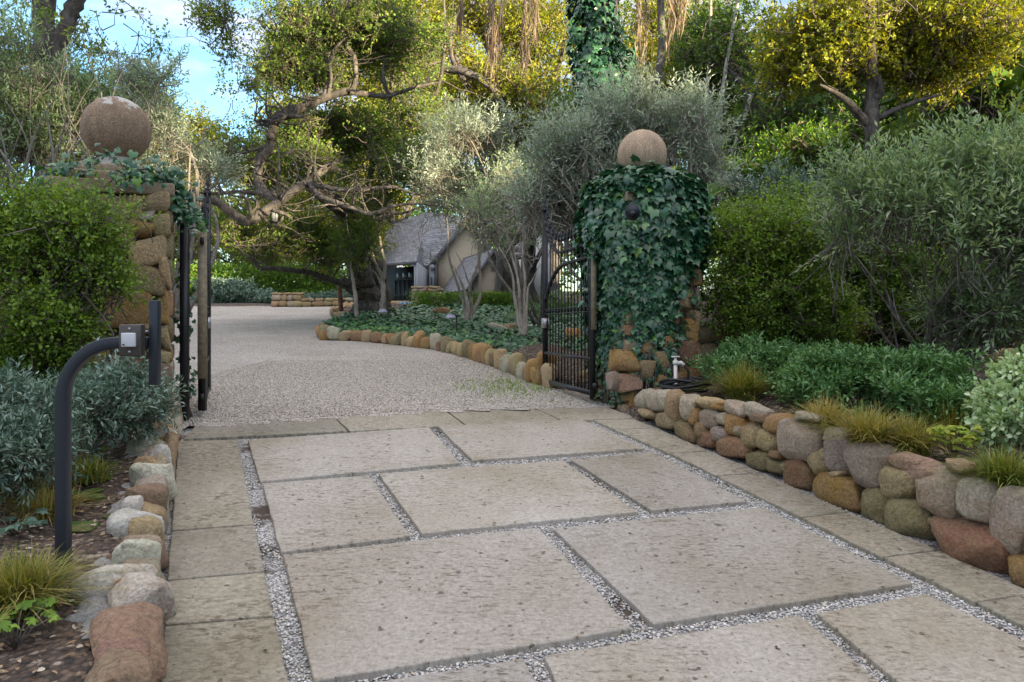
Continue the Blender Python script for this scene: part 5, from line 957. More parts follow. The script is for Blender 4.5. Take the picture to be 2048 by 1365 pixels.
# ------------------------------------------------------------------ FARTHER TREES
FAR = dict(per=8, L=0.16, W=0.10, T=T_lance, tl=.7, up=.3, out=.4, rnd=.8, spread=1.0, twr=.014, twin=.3, clumps=.9, cut=-.5, shell=.5)
def tree(label, zs, m, spec, seed, base_px, trunk_r=.25, bark=M_bark, depth=None, group='trees rising behind the gate', name='tree', limbs=None, trunk_top=None):
    zones = [zone(*z[:6]) if len(z) > 5 else zone(*z) for z in zs]; d = depth or zs[0][4]; gx = (base_px - CX) / F * d; gz = float(G(gx, d)); base = np.array([gx, d, gz]); t = thing(name, label, 'tree', base, group); fo, tw, wd = MB(), MB(), MB(); rng = np.random.default_rng(seed)
    crown(fo, tw, zones, seed=seed, **spec)
    tops = sorted(zones, key=lambda z: z[0][2]); top = tops[-1][0]; ctr = np.mean([z[0] for z in zones], axis=0)
    tp = [base - [0, 0, .4], base * .6 + np.array([ctr[0], ctr[1], (ctr[2] + base[2]) / 2]) * .4 + [rng.normal(0, .2), 0, 0], np.array([ctr[0] * .7 + base[0] * .3, ctr[1], ctr[2]]), top]
    limb(wd, tp, [trunk_r * 1.2, trunk_r, trunk_r * .7, trunk_r * .25], rng, .1, 9, 8)
    for z in zones:
        for i in range(4):
            e = z[0] + unit(rng.standard_normal(3)) * z[1] * .75; s = tp[1] + (tp[2] - tp[1]) * rng.random(); mm_ = (s + e) / 2 + rng.standard_normal(3) * .12 * np.linalg.norm(e - s); limb(wd, [s, mm_, e], [trunk_r * .4, trunk_r * .25, trunk_r * .07], rng, .1, 6, 6)
    if limbs:
        for l in limbs: c = PX(l); limb(wd, [q[:3] for q in c], [q[3] for q in c], rng, .1, 9, 7)
    fo.build('crown', m, t); wd.build('trunk', bark, t, smooth=True)
    if tw.n > 1200: tw.build('twigs', M_twig, t)
    return t
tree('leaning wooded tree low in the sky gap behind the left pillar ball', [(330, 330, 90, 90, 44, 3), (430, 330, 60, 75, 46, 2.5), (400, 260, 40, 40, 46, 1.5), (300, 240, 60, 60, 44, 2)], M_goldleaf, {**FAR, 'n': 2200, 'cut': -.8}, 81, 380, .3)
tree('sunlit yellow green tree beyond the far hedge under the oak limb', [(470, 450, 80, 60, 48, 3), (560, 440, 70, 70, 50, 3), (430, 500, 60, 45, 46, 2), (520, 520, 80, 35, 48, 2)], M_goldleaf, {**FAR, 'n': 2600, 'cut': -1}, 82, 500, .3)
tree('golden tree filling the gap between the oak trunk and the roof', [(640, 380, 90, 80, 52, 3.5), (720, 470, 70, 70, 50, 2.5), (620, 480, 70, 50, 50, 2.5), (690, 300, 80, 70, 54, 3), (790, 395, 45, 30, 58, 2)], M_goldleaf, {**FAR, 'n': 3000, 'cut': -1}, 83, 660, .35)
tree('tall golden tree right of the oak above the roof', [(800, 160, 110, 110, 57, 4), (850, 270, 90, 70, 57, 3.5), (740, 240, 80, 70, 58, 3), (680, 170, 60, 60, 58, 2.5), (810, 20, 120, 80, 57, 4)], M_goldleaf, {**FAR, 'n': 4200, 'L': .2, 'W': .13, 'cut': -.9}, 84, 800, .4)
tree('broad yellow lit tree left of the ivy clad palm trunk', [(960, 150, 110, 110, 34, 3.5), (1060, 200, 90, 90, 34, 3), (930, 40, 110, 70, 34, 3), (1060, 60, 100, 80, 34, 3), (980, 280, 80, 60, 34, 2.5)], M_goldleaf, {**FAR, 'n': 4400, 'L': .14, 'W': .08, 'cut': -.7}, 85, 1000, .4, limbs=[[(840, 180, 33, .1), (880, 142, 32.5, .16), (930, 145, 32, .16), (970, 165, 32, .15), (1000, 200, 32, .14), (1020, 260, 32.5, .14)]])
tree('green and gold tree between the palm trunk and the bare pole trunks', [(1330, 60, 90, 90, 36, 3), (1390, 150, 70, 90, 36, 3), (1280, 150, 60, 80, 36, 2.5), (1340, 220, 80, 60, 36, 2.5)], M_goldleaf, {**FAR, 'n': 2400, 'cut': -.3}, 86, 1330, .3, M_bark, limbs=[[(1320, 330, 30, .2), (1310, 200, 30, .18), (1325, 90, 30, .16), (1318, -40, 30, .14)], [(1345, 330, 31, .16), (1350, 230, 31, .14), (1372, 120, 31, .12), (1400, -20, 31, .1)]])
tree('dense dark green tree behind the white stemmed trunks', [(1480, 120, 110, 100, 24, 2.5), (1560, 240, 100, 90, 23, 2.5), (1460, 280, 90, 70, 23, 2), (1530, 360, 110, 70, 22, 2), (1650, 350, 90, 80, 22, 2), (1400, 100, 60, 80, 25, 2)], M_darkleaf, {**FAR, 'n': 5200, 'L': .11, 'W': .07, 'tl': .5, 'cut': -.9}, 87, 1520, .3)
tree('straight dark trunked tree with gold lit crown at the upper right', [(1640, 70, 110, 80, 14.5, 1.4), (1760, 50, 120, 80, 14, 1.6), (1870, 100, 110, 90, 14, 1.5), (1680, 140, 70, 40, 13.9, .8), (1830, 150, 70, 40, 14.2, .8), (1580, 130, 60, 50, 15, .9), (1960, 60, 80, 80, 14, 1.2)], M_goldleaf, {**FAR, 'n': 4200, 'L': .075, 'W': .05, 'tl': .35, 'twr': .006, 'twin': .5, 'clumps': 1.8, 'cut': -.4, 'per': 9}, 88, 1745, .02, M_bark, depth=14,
     limbs=[[(1742, 420, 13.6, .12), (1744, 330, 13.6, .105), (1742, 250, 13.6, .12), (1745, 180, 13.6, .11), (1740, 100, 13.6, .10), (1738, 0, 13.6, .08)], [(1742, 255, 13.6, .08), (1715, 225, 13.5, .07), (1685, 195, 13.4, .05), (1640, 170, 13.3, .02)], [(1745, 245, 13.6, .06), (1780, 225, 13.5, .05), (1830, 205, 13.4, .035), (1880, 190, 13.3, .02)], [(1744, 205, 13.6, .07), (1760, 185, 13.5, .06), (1758, 150, 13.4, .03)]])
tree('thin twiggy tree against the sky at the far right', [(1960, 120, 90, 110, 19, 1.5), (1900, 250, 90, 70, 18, 1.5), (2030, 260, 60, 80, 18, 1.5)], M_oakleaf, {**FAR, 'n': 1500, 'L': .09, 'W': .055, 'tl': .5, 'twin': .9, 'twr': .008, 'cut': .0}, 89, 1960, .12, M_bark, limbs=[[(2035, 330, 18, .12), (2030, 200, 18, .12), (2022, 100, 18, .11), (2020, -20, 18, .1)], [(1873, 330, 20, .1), (1868, 200, 20, .09), (1870, 60, 20, .08)]])
tree('bushy green tree in the middle distance left of the dark trunk', [(1600, 330, 100, 60, 18, 1.4), (1500, 380, 80, 50, 18, 1.4), (1690, 290, 60, 70, 19, 1.2), (1640, 420, 80, 50, 17, 1.2)], M_hedge, {**FAR, 'n': 2600, 'L': .10, 'W': .045, 'tl': .4, 'cut': -.6, 'clumps': 1.4}, 90, 1600, .12)
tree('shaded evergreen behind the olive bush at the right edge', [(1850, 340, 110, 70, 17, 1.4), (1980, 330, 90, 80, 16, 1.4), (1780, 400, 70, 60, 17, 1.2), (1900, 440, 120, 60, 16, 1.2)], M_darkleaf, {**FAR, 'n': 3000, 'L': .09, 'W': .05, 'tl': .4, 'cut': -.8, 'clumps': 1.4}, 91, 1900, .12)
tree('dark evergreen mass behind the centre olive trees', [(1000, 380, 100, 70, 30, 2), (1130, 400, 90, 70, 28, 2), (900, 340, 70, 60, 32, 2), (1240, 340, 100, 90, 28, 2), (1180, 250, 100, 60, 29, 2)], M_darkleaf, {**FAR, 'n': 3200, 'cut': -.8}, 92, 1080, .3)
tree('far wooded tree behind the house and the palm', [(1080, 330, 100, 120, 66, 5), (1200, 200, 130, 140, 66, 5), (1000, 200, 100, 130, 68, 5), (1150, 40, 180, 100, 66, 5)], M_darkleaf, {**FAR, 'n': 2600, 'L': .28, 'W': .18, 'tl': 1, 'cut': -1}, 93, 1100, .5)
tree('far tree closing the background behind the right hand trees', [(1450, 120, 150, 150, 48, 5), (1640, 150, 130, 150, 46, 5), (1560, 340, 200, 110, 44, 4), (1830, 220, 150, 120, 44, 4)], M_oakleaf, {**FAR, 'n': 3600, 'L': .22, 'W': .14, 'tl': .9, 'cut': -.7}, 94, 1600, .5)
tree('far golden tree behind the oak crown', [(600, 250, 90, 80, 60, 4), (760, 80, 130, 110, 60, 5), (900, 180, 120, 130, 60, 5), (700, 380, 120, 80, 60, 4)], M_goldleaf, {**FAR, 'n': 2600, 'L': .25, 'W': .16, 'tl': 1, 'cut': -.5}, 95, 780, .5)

# pale bare trunks right of the olive
def bare(label, pts, m, seed, name='bare_trunk_tree'):
    c = PX(pts); t = thing(name, label, 'tree', c[0][:3], 'pale bare stems behind the ivy pillar'); o = MB(); limb(o, [q[:3] for q in c], [q[3] for q in c], np.random.default_rng(seed), .1, 10, 8); o.build('trunk', m, t, smooth=True); return t, c
for i, (lab, pts) in enumerate([('pale straight stem just right of the olive top', [(1402, 420, 20, .07), (1405, 300, 20, .06), (1412, 220, 20, .055), (1420, 100, 20, .04), (1422, -30, 20, .03)]), ('white blotched stem leaning slightly right of centre', [(1425, 430, 19, .08), (1430, 320, 19, .07), (1438, 240, 19, .06), (1455, 120, 19, .045), (1480, -20, 19, .03)]), ('white stem leaning strongly to the right', [(1440, 430, 18.5, .09), (1458, 340, 18.5, .075), (1482, 260, 18.5, .065), (1500, 200, 18.5, .05), (1545, 80, 18.5, .02)])]):
    pts = [(a, b, d + 3.2, r_ * 1.15) for a, b, d, r_ in pts]; bare(lab, pts, M_barkwhite, 100 + i)

# ------------------------------------------------------------------ OLIVES
OL_ = dict(per=13, L=0.06, W=0.014, T=T_lance, tl=.42, up=.7, out=.45, rnd=.6, spread=.65, twr=.003, twin=.6, clumps=2.6, cut=-.3, shell=.6)
def px_limbs(ls): return [[(q[0], q[1], q[2], q[3] * .52) for q in PX(l)] for l in ls]
plant('olive_tree', 'silvery olive crown rising behind the ivy covered pillar', 'tree', D(1250, 640, 10.6), [zone(1110, 330, 55, 60, 10.6, .45), zone(1160, 300, 50, 40, 10.4, .4), zone(1225, 238, 42, 42, 10.6, .4), zone(1320, 268, 55, 32, 10.8, .4), zone(1385, 250, 32, 46, 10.6, .4), zone(1290, 205, 25, 22, 10.7, .3), zone(1120, 420, 50, 40, 10.9, .4), zone(1200, 440, 80, 30, 11, .4), zone(1400, 340, 45, 55, 10.8, .4), zone(1180, 370, 80, 60, 10.8, .5), zone(1310, 360, 80, 50, 11, .5), zone(1065, 400, 35, 45, 10.6, .4), zone(1240, 300, 80, 40, 11, .5)], M_olive, M_barkpale, {**OL_, 'n': 3000, 'L': .075, 'W': .018, 'up': .9, 'tl': .5, 'per': 15, 'cut': -.1, 'shell': .7, 'clumps': 3.2}, 110, wname='trunk', fname='crown', group='olive trees', nl=3, lr=.03)
plant('olive_tree', 'grey green olive crown in front of the golden trees left of the ball topped pillar', 'tree', D(1075, 650, 17), [zone(950, 290, 80, 70, 17, 1), zone(1000, 360, 90, 50, 17, 1), zone(890, 350, 60, 40, 17, .8), zone(1070, 420, 40, 50, 15, .7)], M_olive, M_barkgrey, {**OL_, 'n': 2600, 'L': .09, 'W': .022, 'tl': .42, 'cut': -.2}, 111, wname='trunk', fname='crown', group='olive trees', nl=1, lr=.04)
plant('young_tree', 'pale multi stemmed tree in the ivy in front of the small gable', 'tree', P(930, 640), [zone(890, 420, 50, 50, 19.5, .9), zone(950, 430, 50, 50, 19.5, .8), zone(880, 500, 30, 30, 19.5, .5), zone(985, 480, 30, 40, 19.5, .5)], M_olive, M_barkpale, {**OL_, 'n': 240, 'L': .09, 'W': .02, 'tl': .5, 'cut': -.3, 'twin': .5, 'twr': .004}, 112, wname='trunk', fname='crown', group='slim multi stemmed trees in the ivy bed',
      limbs=px_limbs([[(932, 645, 19.5, .13), (930, 615, 19.5, .09), (915, 570, 19.5, .065), (898, 515, 19.5, .055), (895, 460, 19.5, .035), (890, 400, 19.5, .015)], [(934, 645, 19.5, .13), (935, 605, 19.4, .09), (920, 560, 19.4, .05), (905, 530, 19.4, .03)], [(936, 645, 19.5, .12), (942, 600, 19.5, .09), (940, 570, 19.3, .075), (955, 530, 19.3, .07), (962, 490, 19.3, .055), (965, 440, 19.3, .03), (960, 380, 19.3, .015)], [(938, 640, 19.5, .1), (958, 600, 19.6, .09), (960, 560, 19.6, .075), (958, 500, 19.6, .06), (968, 470, 19.6, .03)], [(945, 590, 19.4, .05), (935, 560, 19.4, .04), (925, 530, 19.4, .03), (912, 505, 19.4, .015)]]))
plant('young_tree', 'slender pale tree with clustered stems in the ivy just left of the right gate leaf', 'tree', P(1048, 668), [zone(1010, 440, 70, 60, 14.6, .8), zone(1060, 460, 40, 50, 14.5, .6), zone(985, 450, 40, 30, 14.6, .5), zone(1040, 380, 60, 50, 14.6, .6), zone(960, 420, 40, 40, 14.6, .5)], M_olivewarm, M_barkpale, {**OL_, 'n': 400, 'L': .075, 'W': .016, 'tl': .4, 'cut': -.4, 'twin': 1, 'twr': .004}, 113, wname='trunk', fname='crown', group='slim multi stemmed trees in the ivy bed',
      limbs=px_limbs([[(1046, 672, 14.5, .08), (1040, 620, 14.5, .06), (1036, 560, 14.5, .045), (1020, 500, 14.5, .03), (1005, 440, 14.5, .012)], [(1050, 672, 14.5, .08), (1048, 620, 14.5, .06), (1050, 560, 14.5, .045), (1045, 500, 14.5, .03), (1050, 400, 14.5, .012)], [(1044, 672, 14.5, .07), (1030, 600, 14.5, .05), (1022, 540, 14.5, .03), (985, 470, 14.5, .012)], [(1052, 668, 14.5, .05), (1055, 585, 14.5, .035), (1065, 560, 14.5, .02), (1080, 530, 14.5, .008)], [(1036, 560, 14.5, .03), (1020, 480, 14.5, .02), (960, 420, 14.5, .008)]]))
plant('young_tree', 'slim grey tree standing in front of the garage beside the oak', 'tree', P(768, 628), [zone(760, 410, 40, 40, 21, .8), zone(735, 480, 25, 30, 21, .5)], M_oakleaf, M_barkpale, {**OL_, 'n': 150, 'L': .09, 'W': .05, 'tl': .4, 'twin': 1}, 114, wname='trunk', fname='crown',
      limbs=px_limbs([[(763, 640, 21.5, .16), (766, 600, 21.5, .14), (765, 560, 21.5, .12), (760, 545, 21.5, .1), (748, 520, 21.5, .07), (738, 470, 21.5, .05), (735, 420, 21.5, .03)], [(766, 560, 21.5, .11), (770, 530, 21.4, .08), (762, 490, 21.3, .07), (757, 450, 21.3, .05), (770, 400, 21.3, .02)], [(762, 570, 21.5, .07), (754, 550, 21.5, .05), (744, 541, 21.5, .03)]]))
plant('young_tree', 'thin pale trunk left of the oak base', 'tree', P(713, 640), [zone(705, 490, 40, 50, 21, .6)], M_oakleaf, M_barkpale, {**OL_, 'n': 200, 'L': .09, 'W': .05, 'tl': .4, 'twin': 1}, 115, wname='trunk', fname='crown', limbs=px_limbs([[(714, 645, 21, .12), (712, 600, 21, .10), (706, 560, 21, .08), (702, 520, 21, .06), (708, 460, 21, .03)]]))
plant('olive_tree', 'wispy silver olive behind the left pillar', 'tree', D(350, 640, 9.5), [zone(340, 280, 60, 60, 10, .6), zone(390, 350, 55, 50, 10, .5), zone(320, 350, 50, 40, 10, .5), zone(285, 200, 50, 50, 10.4, .5)], M_olive, M_barkgrey, {**OL_, 'n': 1700, 'L': .06, 'W': .015, 'tl': .3, 'cut': -.2}, 116, wname='trunk', fname='crown', group='olive trees', nl=4, lr=.04)
rb = np.random.default_rng(5); ll = []
for i in range(26):
    x0 = rb.uniform(-60, 240); y0 = 420; x1 = x0 + rb.normal(20, 60); x2 = x1 + rb.normal(20, 50); dd = rb.uniform(7.6, 9.2); ll.append([(x0, 520, dd, .022), (x0 + rb.normal(0, 15), 360, dd, .018), (x1, rb.uniform(200, 280), dd, .011), (x2, rb.uniform(60, 170), dd, .004)])
ll += [[(20, 385, 7.4, .03), (48, 350, 7.4, .026), (60, 300, 7.4, .024), (90, 225, 7.4, .012), (140, 170, 7.4, .006)], [(0, 300, 7.5, .02), (30, 345, 7.5, .02), (60, 370, 7.5, .018)], [(60, 300, 7.4, .016), (40, 250, 7.4, .012), (10, 200, 7.4, .006)], [(110, 380, 7.5, .022), (105, 300, 7.5, .02), (95, 220, 7.5, .012), (120, 120, 7.5, .006)], [(140, 310, 7.2, .015), (165, 275, 7.2, .012)]]
plant('tall_shrub', 'tall scrubby shrub with many bare grey stems behind the left pillar', 'shrub', D(90, 560, 8.3), [zone(70, 150, 110, 90, 8.8, .6), zone(200, 110, 90, 60, 8.8, .5), zone(40, 290, 90, 60, 8.8, .5, ), zone(280, 130, 60, 60, 8.9, .4), zone(140, 230, 90, 60, 9.0, .5), zone(240, 60, 50, 40, 8.8, .4)], M_olivewarm, M_barkgrey, {**OL_, 'n': 3200, 'L': .055, 'W': .015, 'tl': .26, 'cut': -.5}, 117, limbs=px_limbs(ll))
tree('old tree with thick trunks crossing the top left corner', [(60, 40, 120, 80, 14, 1.2), (200, 60, 90, 50, 14, 1), (60, 180, 110, 70, 14, 1.0), (40, 320, 90, 80, 13, 1), (180, 300, 90, 60, 13, .8), (280, 260, 70, 50, 14, .8)], M_oakleaf, {**FAR, 'n': 1900, 'L': .08, 'W': .05, 'tl': .35, 'clumps': 1.8, 'cut': -.1, 'twr': .006, 'twin': .6}, 118, 100, .02, M_bark, depth=14, limbs=[[(95, 420, 14, .2), (92, 200, 14, .19), (92, 60, 14, .18), (90, -60, 14, .17)], [(100, 200, 14, .12), (125, 70, 14, .13), (150, 10, 14, .14), (180, -50, 14, .14)]])

# big olive bush at the right
plant('olive_bush', 'large grey green olive bush leaning over the right bed', 'shrub', PB(1880, 760), [zone(1850, 490, 150, 100, 6.6, .7), zone(1965, 430, 105, 80, 6.5, .65), zone(1780, 480, 110, 90, 6.7, .6), zone(1900, 570, 170, 110, 6.7, .7), zone(2060, 500, 110, 150, 6.5, .7), zone(1740, 600, 60, 60, 6.8, .4)], M_olivewarm, M_barkgrey, {**OL_, 'n': 4800, 'L': .062, 'W': .017, 'tl': .34, 'per': 15, 'cut': -.35, 'twr': .0028}, 120, nl=4, lr=.018, fname='foliage',
      extra=lambda fo, tw, t: crown(fo, tw, [zone(1790, 400, 70, 25, 6.6, .4), zone(1910, 350, 50, 30, 6.5, .4), zone(1700, 390, 30, 30, 6.7, .3), zone(1680, 480, 25, 25, 6.7, .3), zone(2000, 340, 40, 25, 6.5, .3)], seed=121, **{**OL_, 'n': 380, 'up': 1.3, 'L': .062, 'W': .018, 'tl': .4, 'per': 18, 'clumps': 0}))
# small leaved bushes
PT = dict(per=11, L=0.030, W=0.022, T=T_oval, tl=.22, up=.2, out=.6, rnd=.7, spread=1.1, twr=.0025, twin=.4, clumps=3.2, cut=-.7, shell=.4)
plant('pittosporum_bush', 'round bush of tiny bright green leaves behind the right wall and tap', 'shrub', D(1560, 730, 8.3), [zone(1560, 500, 130, 95, 8.2, .6), zone(1530, 600, 110, 95, 8.1, .6), zone(1620, 620, 90, 90, 8.2, .5), zone(1480, 520, 60, 80, 8.1, .4)], M_pitto, M_twig, {**PT, 'n': 6200}, 122, group='bushes of tiny green leaves', nl=6, lr=.025)
plant('pittosporum_bush', 'spreading bush of tiny bright green leaves in front of the left pillar', 'shrub', PB(60, 860), [zone(60, 500, 120, 110, 5.3, .35), zone(160, 460, 90, 60, 5.3, .3), zone(90, 620, 120, 90, 5.2, .35), zone(180, 600, 70, 50, 5.25, .25), zone(-60, 600, 100, 180, 5.2, .4), zone(40, 720, 90, 60, 5.2, .3), zone(160, 530, 60, 40, 5.3, .2)], M_pitto, M_twig, {**PT, 'n': 5600, 'L': .024, 'W': .018, 'tl': .17, 'clumps': 4.5, 'cut': -.5}, 123, group='bushes of tiny green leaves', nl=6, lr=.018)
# bushes behind
plant('understory_shrub', 'dark leafy undergrowth filling the gap behind the olive bush and the low wall', 'shrub', D(1800, 760, 9), [zone(1720, 540, 90, 120, 9.2, .5), zone(1840, 620, 120, 90, 8.8, .5), zone(1980, 630, 110, 100, 8.6, .5), zone(1720, 680, 100, 60, 8.7, .4)], M_darkleaf, M_twig, {**OL_, 'n': 2600, 'L': .06, 'W': .03, 'tl': .25, 'cut': -1}, 119)
plant('teal_bush', 'hazy blue green bush behind the small leaved bush', 'shrub', D(1500, 640, 11.5), [zone(1480, 400, 90, 50, 11.5, .6), zone(1600, 410, 80, 40, 11.5, .6)], M_blueleaf, M_twig, {**OL_, 'n': 1600, 'L': .05, 'W': .02, 'tl': .25}, 124)
plant('lime_bush', 'bright fresh green bush peeping over the olive bush at the right edge', 'shrub', D(2020, 560, 8), [zone(2010, 290, 70, 50, 8, .4), zone(2050, 350, 60, 60, 8, .4)], M_lime, M_twig, {**OL_, 'n': 500, 'L': .06, 'W': .024, 'tl': .25}, 125)

# low shrubs of the right bed
LWP = dict(per=14, L=0.045, W=0.016, T=T_lance, tl=.13, up=.9, out=.55, rnd=.4, spread=.9, twr=.0022, twin=.3, clumps=5, cut=-1.2, shell=.35)
for i, (lab, zs, n) in enumerate([('low glossy shrub beside the tap at the far end of the right bed', [(1500, 740, 75, 38, 7.1, .3), (1570, 745, 45, 35, 7.0, .25)], 900), ('low glossy shrub in the middle of the right bed', [(1670, 760, 90, 42, 6.3, .32), (1640, 790, 60, 30, 6.2, .25)], 1000), ('low glossy shrub under the olive bush', [(1800, 770, 90, 45, 6.0, .32), (1790, 810, 90, 30, 5.8, .28)], 1000), ('low glossy shrub next to the pale leaved shrub', [(1920, 775, 80, 42, 5.8, .3), (1890, 820, 70, 30, 5.6, .25)], 950)]):
    zz = [zone(*z) for z in zs]; plant('low_shrub', lab, 'shrub', PB(zs[0][0], zs[0][1] + 40), zz, M_low, M_twig, {**LWP, 'n': n}, 130 + i, group='low glossy shrubs in the right bed', nl=4, lr=.008)
plant('pale_shrub', 'pale silvery shrub with crinkled leaves at the right edge', 'shrub', PB(2030, 900), [zone(2045, 805, 62, 48, 4.9, .22), zone(2060, 755, 36, 26, 4.9, .2), zone(2020, 850, 42, 34, 4.8, .18)], M_pale, M_twig, {**LWP, 'n': 900, 'L': .035, 'W': .024, 'T': T_oval, 'tl': .1, 'up': .5}, 136, nl=4, lr=.006)
# silvery shrubs in the left bed
plant('silver_shrub', 'low blue grey leaved shrub against the left pillar behind the curved post', 'shrub', PB(230, 880), [zone(235, 800, 80, 55, 4.9, .28), zone(170, 830, 60, 50, 4.6, .25), zone(290, 820, 35, 35, 5.1, .2)], M_blueleaf, M_twig, {**LWP, 'n': 780, 'L': .04, 'W': .012, 'tl': .15, 'up': .5, 'rnd': .7}, 137, group='blue grey shrubs in the left bed', nl=4, lr=.006)
plant('silver_shrub', 'blue grey leaved shrub at the left edge beside the curved post', 'shrub', PB(30, 960), [zone(30, 840, 80, 70, 4.0, .28), zone(0, 920, 70, 60, 3.7, .25), zone(70, 890, 40, 50, 3.9, .2)], M_blueleaf, M_twig, {**LWP, 'n': 900, 'L': .036, 'W': .010, 'tl': .13, 'up': .5, 'rnd': .7}, 138, group='blue grey shrubs in the left bed', nl=4, lr=.006)

# ------------------------------------------------------------------ GRASSES
def grass(px, py, label, n, h, spread, seed, tonec=.5, base=None, group='ornamental grass clumps'):
    p = PB(px, py) if base is None else base; r = np.random.default_rng(seed); a = r.uniform(0, 6.28, n); spread = spread * 1.25; lean = np.abs(r.normal(.55, .32, n)) * spread; tonec = tonec + .08; k = 6; t_ = np.linspace(0, 1, k); hh = h * r.uniform(.5, 1.15, n); b0 = p + np.stack([r.normal(0, .04, n), r.normal(0, .04, n), np.zeros(n)], 1)
    dr = np.stack([np.cos(a), np.sin(a), 0 * a], 1); pts = b0[:, None] + dr[:, None] * (lean[:, None] * t_[None] ** 1.6)[..., None] + np.array([0, 0, 1]) * ((hh[:, None] * (t_[None] - .55 * (lean / spread)[:, None] * t_[None] ** 2.4)))[..., None]
    sd = np.stack([-np.sin(a), np.cos(a), 0 * a], 1); w_ = .0035 * (1 - t_ ** 2 * .9); L_ = pts - sd[:, None] * w_[None, :, None]; R_ = pts + sd[:, None] * w_[None, :, None]; V = np.stack([L_, R_], 2).reshape(n, -1, 3); q = np.array([[2 * i, 2 * i + 1, 2 * i + 3, 2 * i + 2] for i in range(k - 1)])
    o = MB(); o.add(V.reshape(-1, 3), (np.arange(n)[:, None, None] * (2 * k) + q[None]).reshape(-1, 4), np.repeat(np.clip(tonec + .22 * r.standard_normal(n), 0, 1), 2 * k)); return tag(o.build('grass_clump', M_grass), label, 'grass clump', group)
grass(1485, 808, 'fine green grass tuft beside the tap and hose', 900, .34, .36, 1, .45)
grass(1650, 868, 'small straw tinted grass tuft above the boulders', 700, .26, .30, 2, .7)
grass(1735, 900, 'wide arching grass tuft in the middle of the right bed', 900, .30, .36, 3, .62)
grass(1820, 915, 'loose grass tuft left of the lime leaved plant', 700, .28, .32, 4, .55)
grass(1900, 880, 'shadowed grass tuft behind the lime leaved plant', 600, .28, .30, 5, .45)
grass(2010, 985, 'lush green grass tuft at the right edge above the boulders', 900, .26, .30, 6, .3)
grass(40, 1225, 'large arching grass tuft at the foot of the curved post', 950, .24, .26, 7, .5)
grass(175, 965, 'small green grass tuft behind the curved post', 420, .16, .16, 8, .35)
grass(95, 1040, 'sparse dry grass at the left edge of the bed', 420, .18, .25, 9, .7)
grass(25, 1000, 'dry green grass under the blue grey shrub', 500, .2, .25, 10, .6)
def leafy_small(px, py, label, seed, n=16, L=.05, h=.14, name='leafy_plant', tone=.4, m=M_lime):
    p = PB(px, py); r = np.random.default_rng(seed); t = thing(name, label, 'plant', p); o, w_ = MB(), MB(); a = r.uniform(0, 6.28, n); rad = r.uniform(.02, .13, n); tip = p + np.stack([np.cos(a) * rad, np.sin(a) * rad, h * r.uniform(.5, 1.1, n)], 1); tubes(w_, np.stack([np.broadcast_to(p, tip.shape), (p + tip) / 2 + [0, 0, .02], tip], 1), np.full((n, 3), .0022), 4)
    for j in range(3):
        aa = a + (j - 1) * .9; leaves(o, tip, np.stack([np.cos(aa), np.sin(aa), r.normal(-.1, .2, n)], 1), np.array([0, -.4, 1.]) + r.standard_normal((n, 3)) * .25, L * r.uniform(.7, 1.2, n), L * .9 * r.uniform(.7, 1.2, n), tone + .25 * r.standard_normal(n), T_ivy)
    o.build('foliage', m, t); w_.build('stems', M_twig, t)
leafy_small(1905, 925, 'lime green lobed leaf plant above the boulders', 1, 34, .055, .2, tone=.7)
leafy_small(30, 1300, 'bright green lobed leaf plant at the bottom left corner', 2, 16, .045, .12, tone=.25)
leafy_small(165, 925, 'small yellowish seedling behind the curved post', 3, 8, .035, .1)
leafy_small(25, 1075, 'broad leaved weed at the left edge', 4, 10, .05, .08, tone=.1, m=M_blueleaf)
# weeds in the gravel near the right gate
r = np.random.default_rng(77); n = 900; c0 = P(1020, 775); x = c0[0] + r.normal(0, .35, n); y = c0[1] + r.normal(0, .7, n); ok = inside(drive, x, y); x, y = x[ok], y[ok]; n = len(x); o = MB(); a = r.uniform(0, 6.28, n)
leaves(o, np.stack([x, y, G(x, y)], 1), np.stack([np.cos(a) * .5, np.sin(a) * .5, np.ones(n) * .6], 1), r.standard_normal((n, 3)), r.uniform(.02, .06, n), r.uniform(.006, .014, n), .3 + .2 * r.standard_normal(n), T_lance)
tag(o.build('gravel_weeds', M_lime, origin=(0, 0, 0)), 'patch of small green weeds in the gravel near the right gate leaf', 'weeds', kind='stuff')

# ------------------------------------------------------------------ PALMS
def frond(mbs, mst, p0, dirv, L, droop, r, nl=44, ll=.38, w=.022, dead=False):
    k = 16; t_ = np.linspace(0, 1, k); d = unit(np.array(dirv, float)); sp = p0 + d[None] * (L * t_)[:, None] - np.array([0, 0, 1]) * (droop * L * t_ ** 2)[:, None]; tubes(mst, sp[None], (.014 * (1 - .8 * t_) + .002)[None], 5)
    tt = np.repeat(np.linspace(.18, 1, nl), 2); sgn = np.tile([1, -1], nl); pos = np.stack([np.interp(tt, t_, sp[:, i]) for i in range(3)], 1); tan = unit(np.stack([np.gradient(sp[:, i]) for i in range(3)], 1)); tg = np.stack([np.interp(tt, t_, tan[:, i]) for i in range(3)], 1); sd = unit(np.cross(tg, [0, 0, 1])); up = np.cross(sd, tg)
    ax = tg * .75 + sd * sgn[:, None] * .9 + up * .25 + r.standard_normal(pos.shape) * .06; l_ = ll * np.sin(np.clip(tt * 1.05, 0, 1) * math.pi * .85 + .35) * r.uniform(.85, 1.1, len(tt)); leaves(mbs, pos, ax, up + sd * sgn[:, None] * -.2, np.maximum(l_, .05), w, .5 + .2 * r.standard_normal(len(tt)), T_lance)
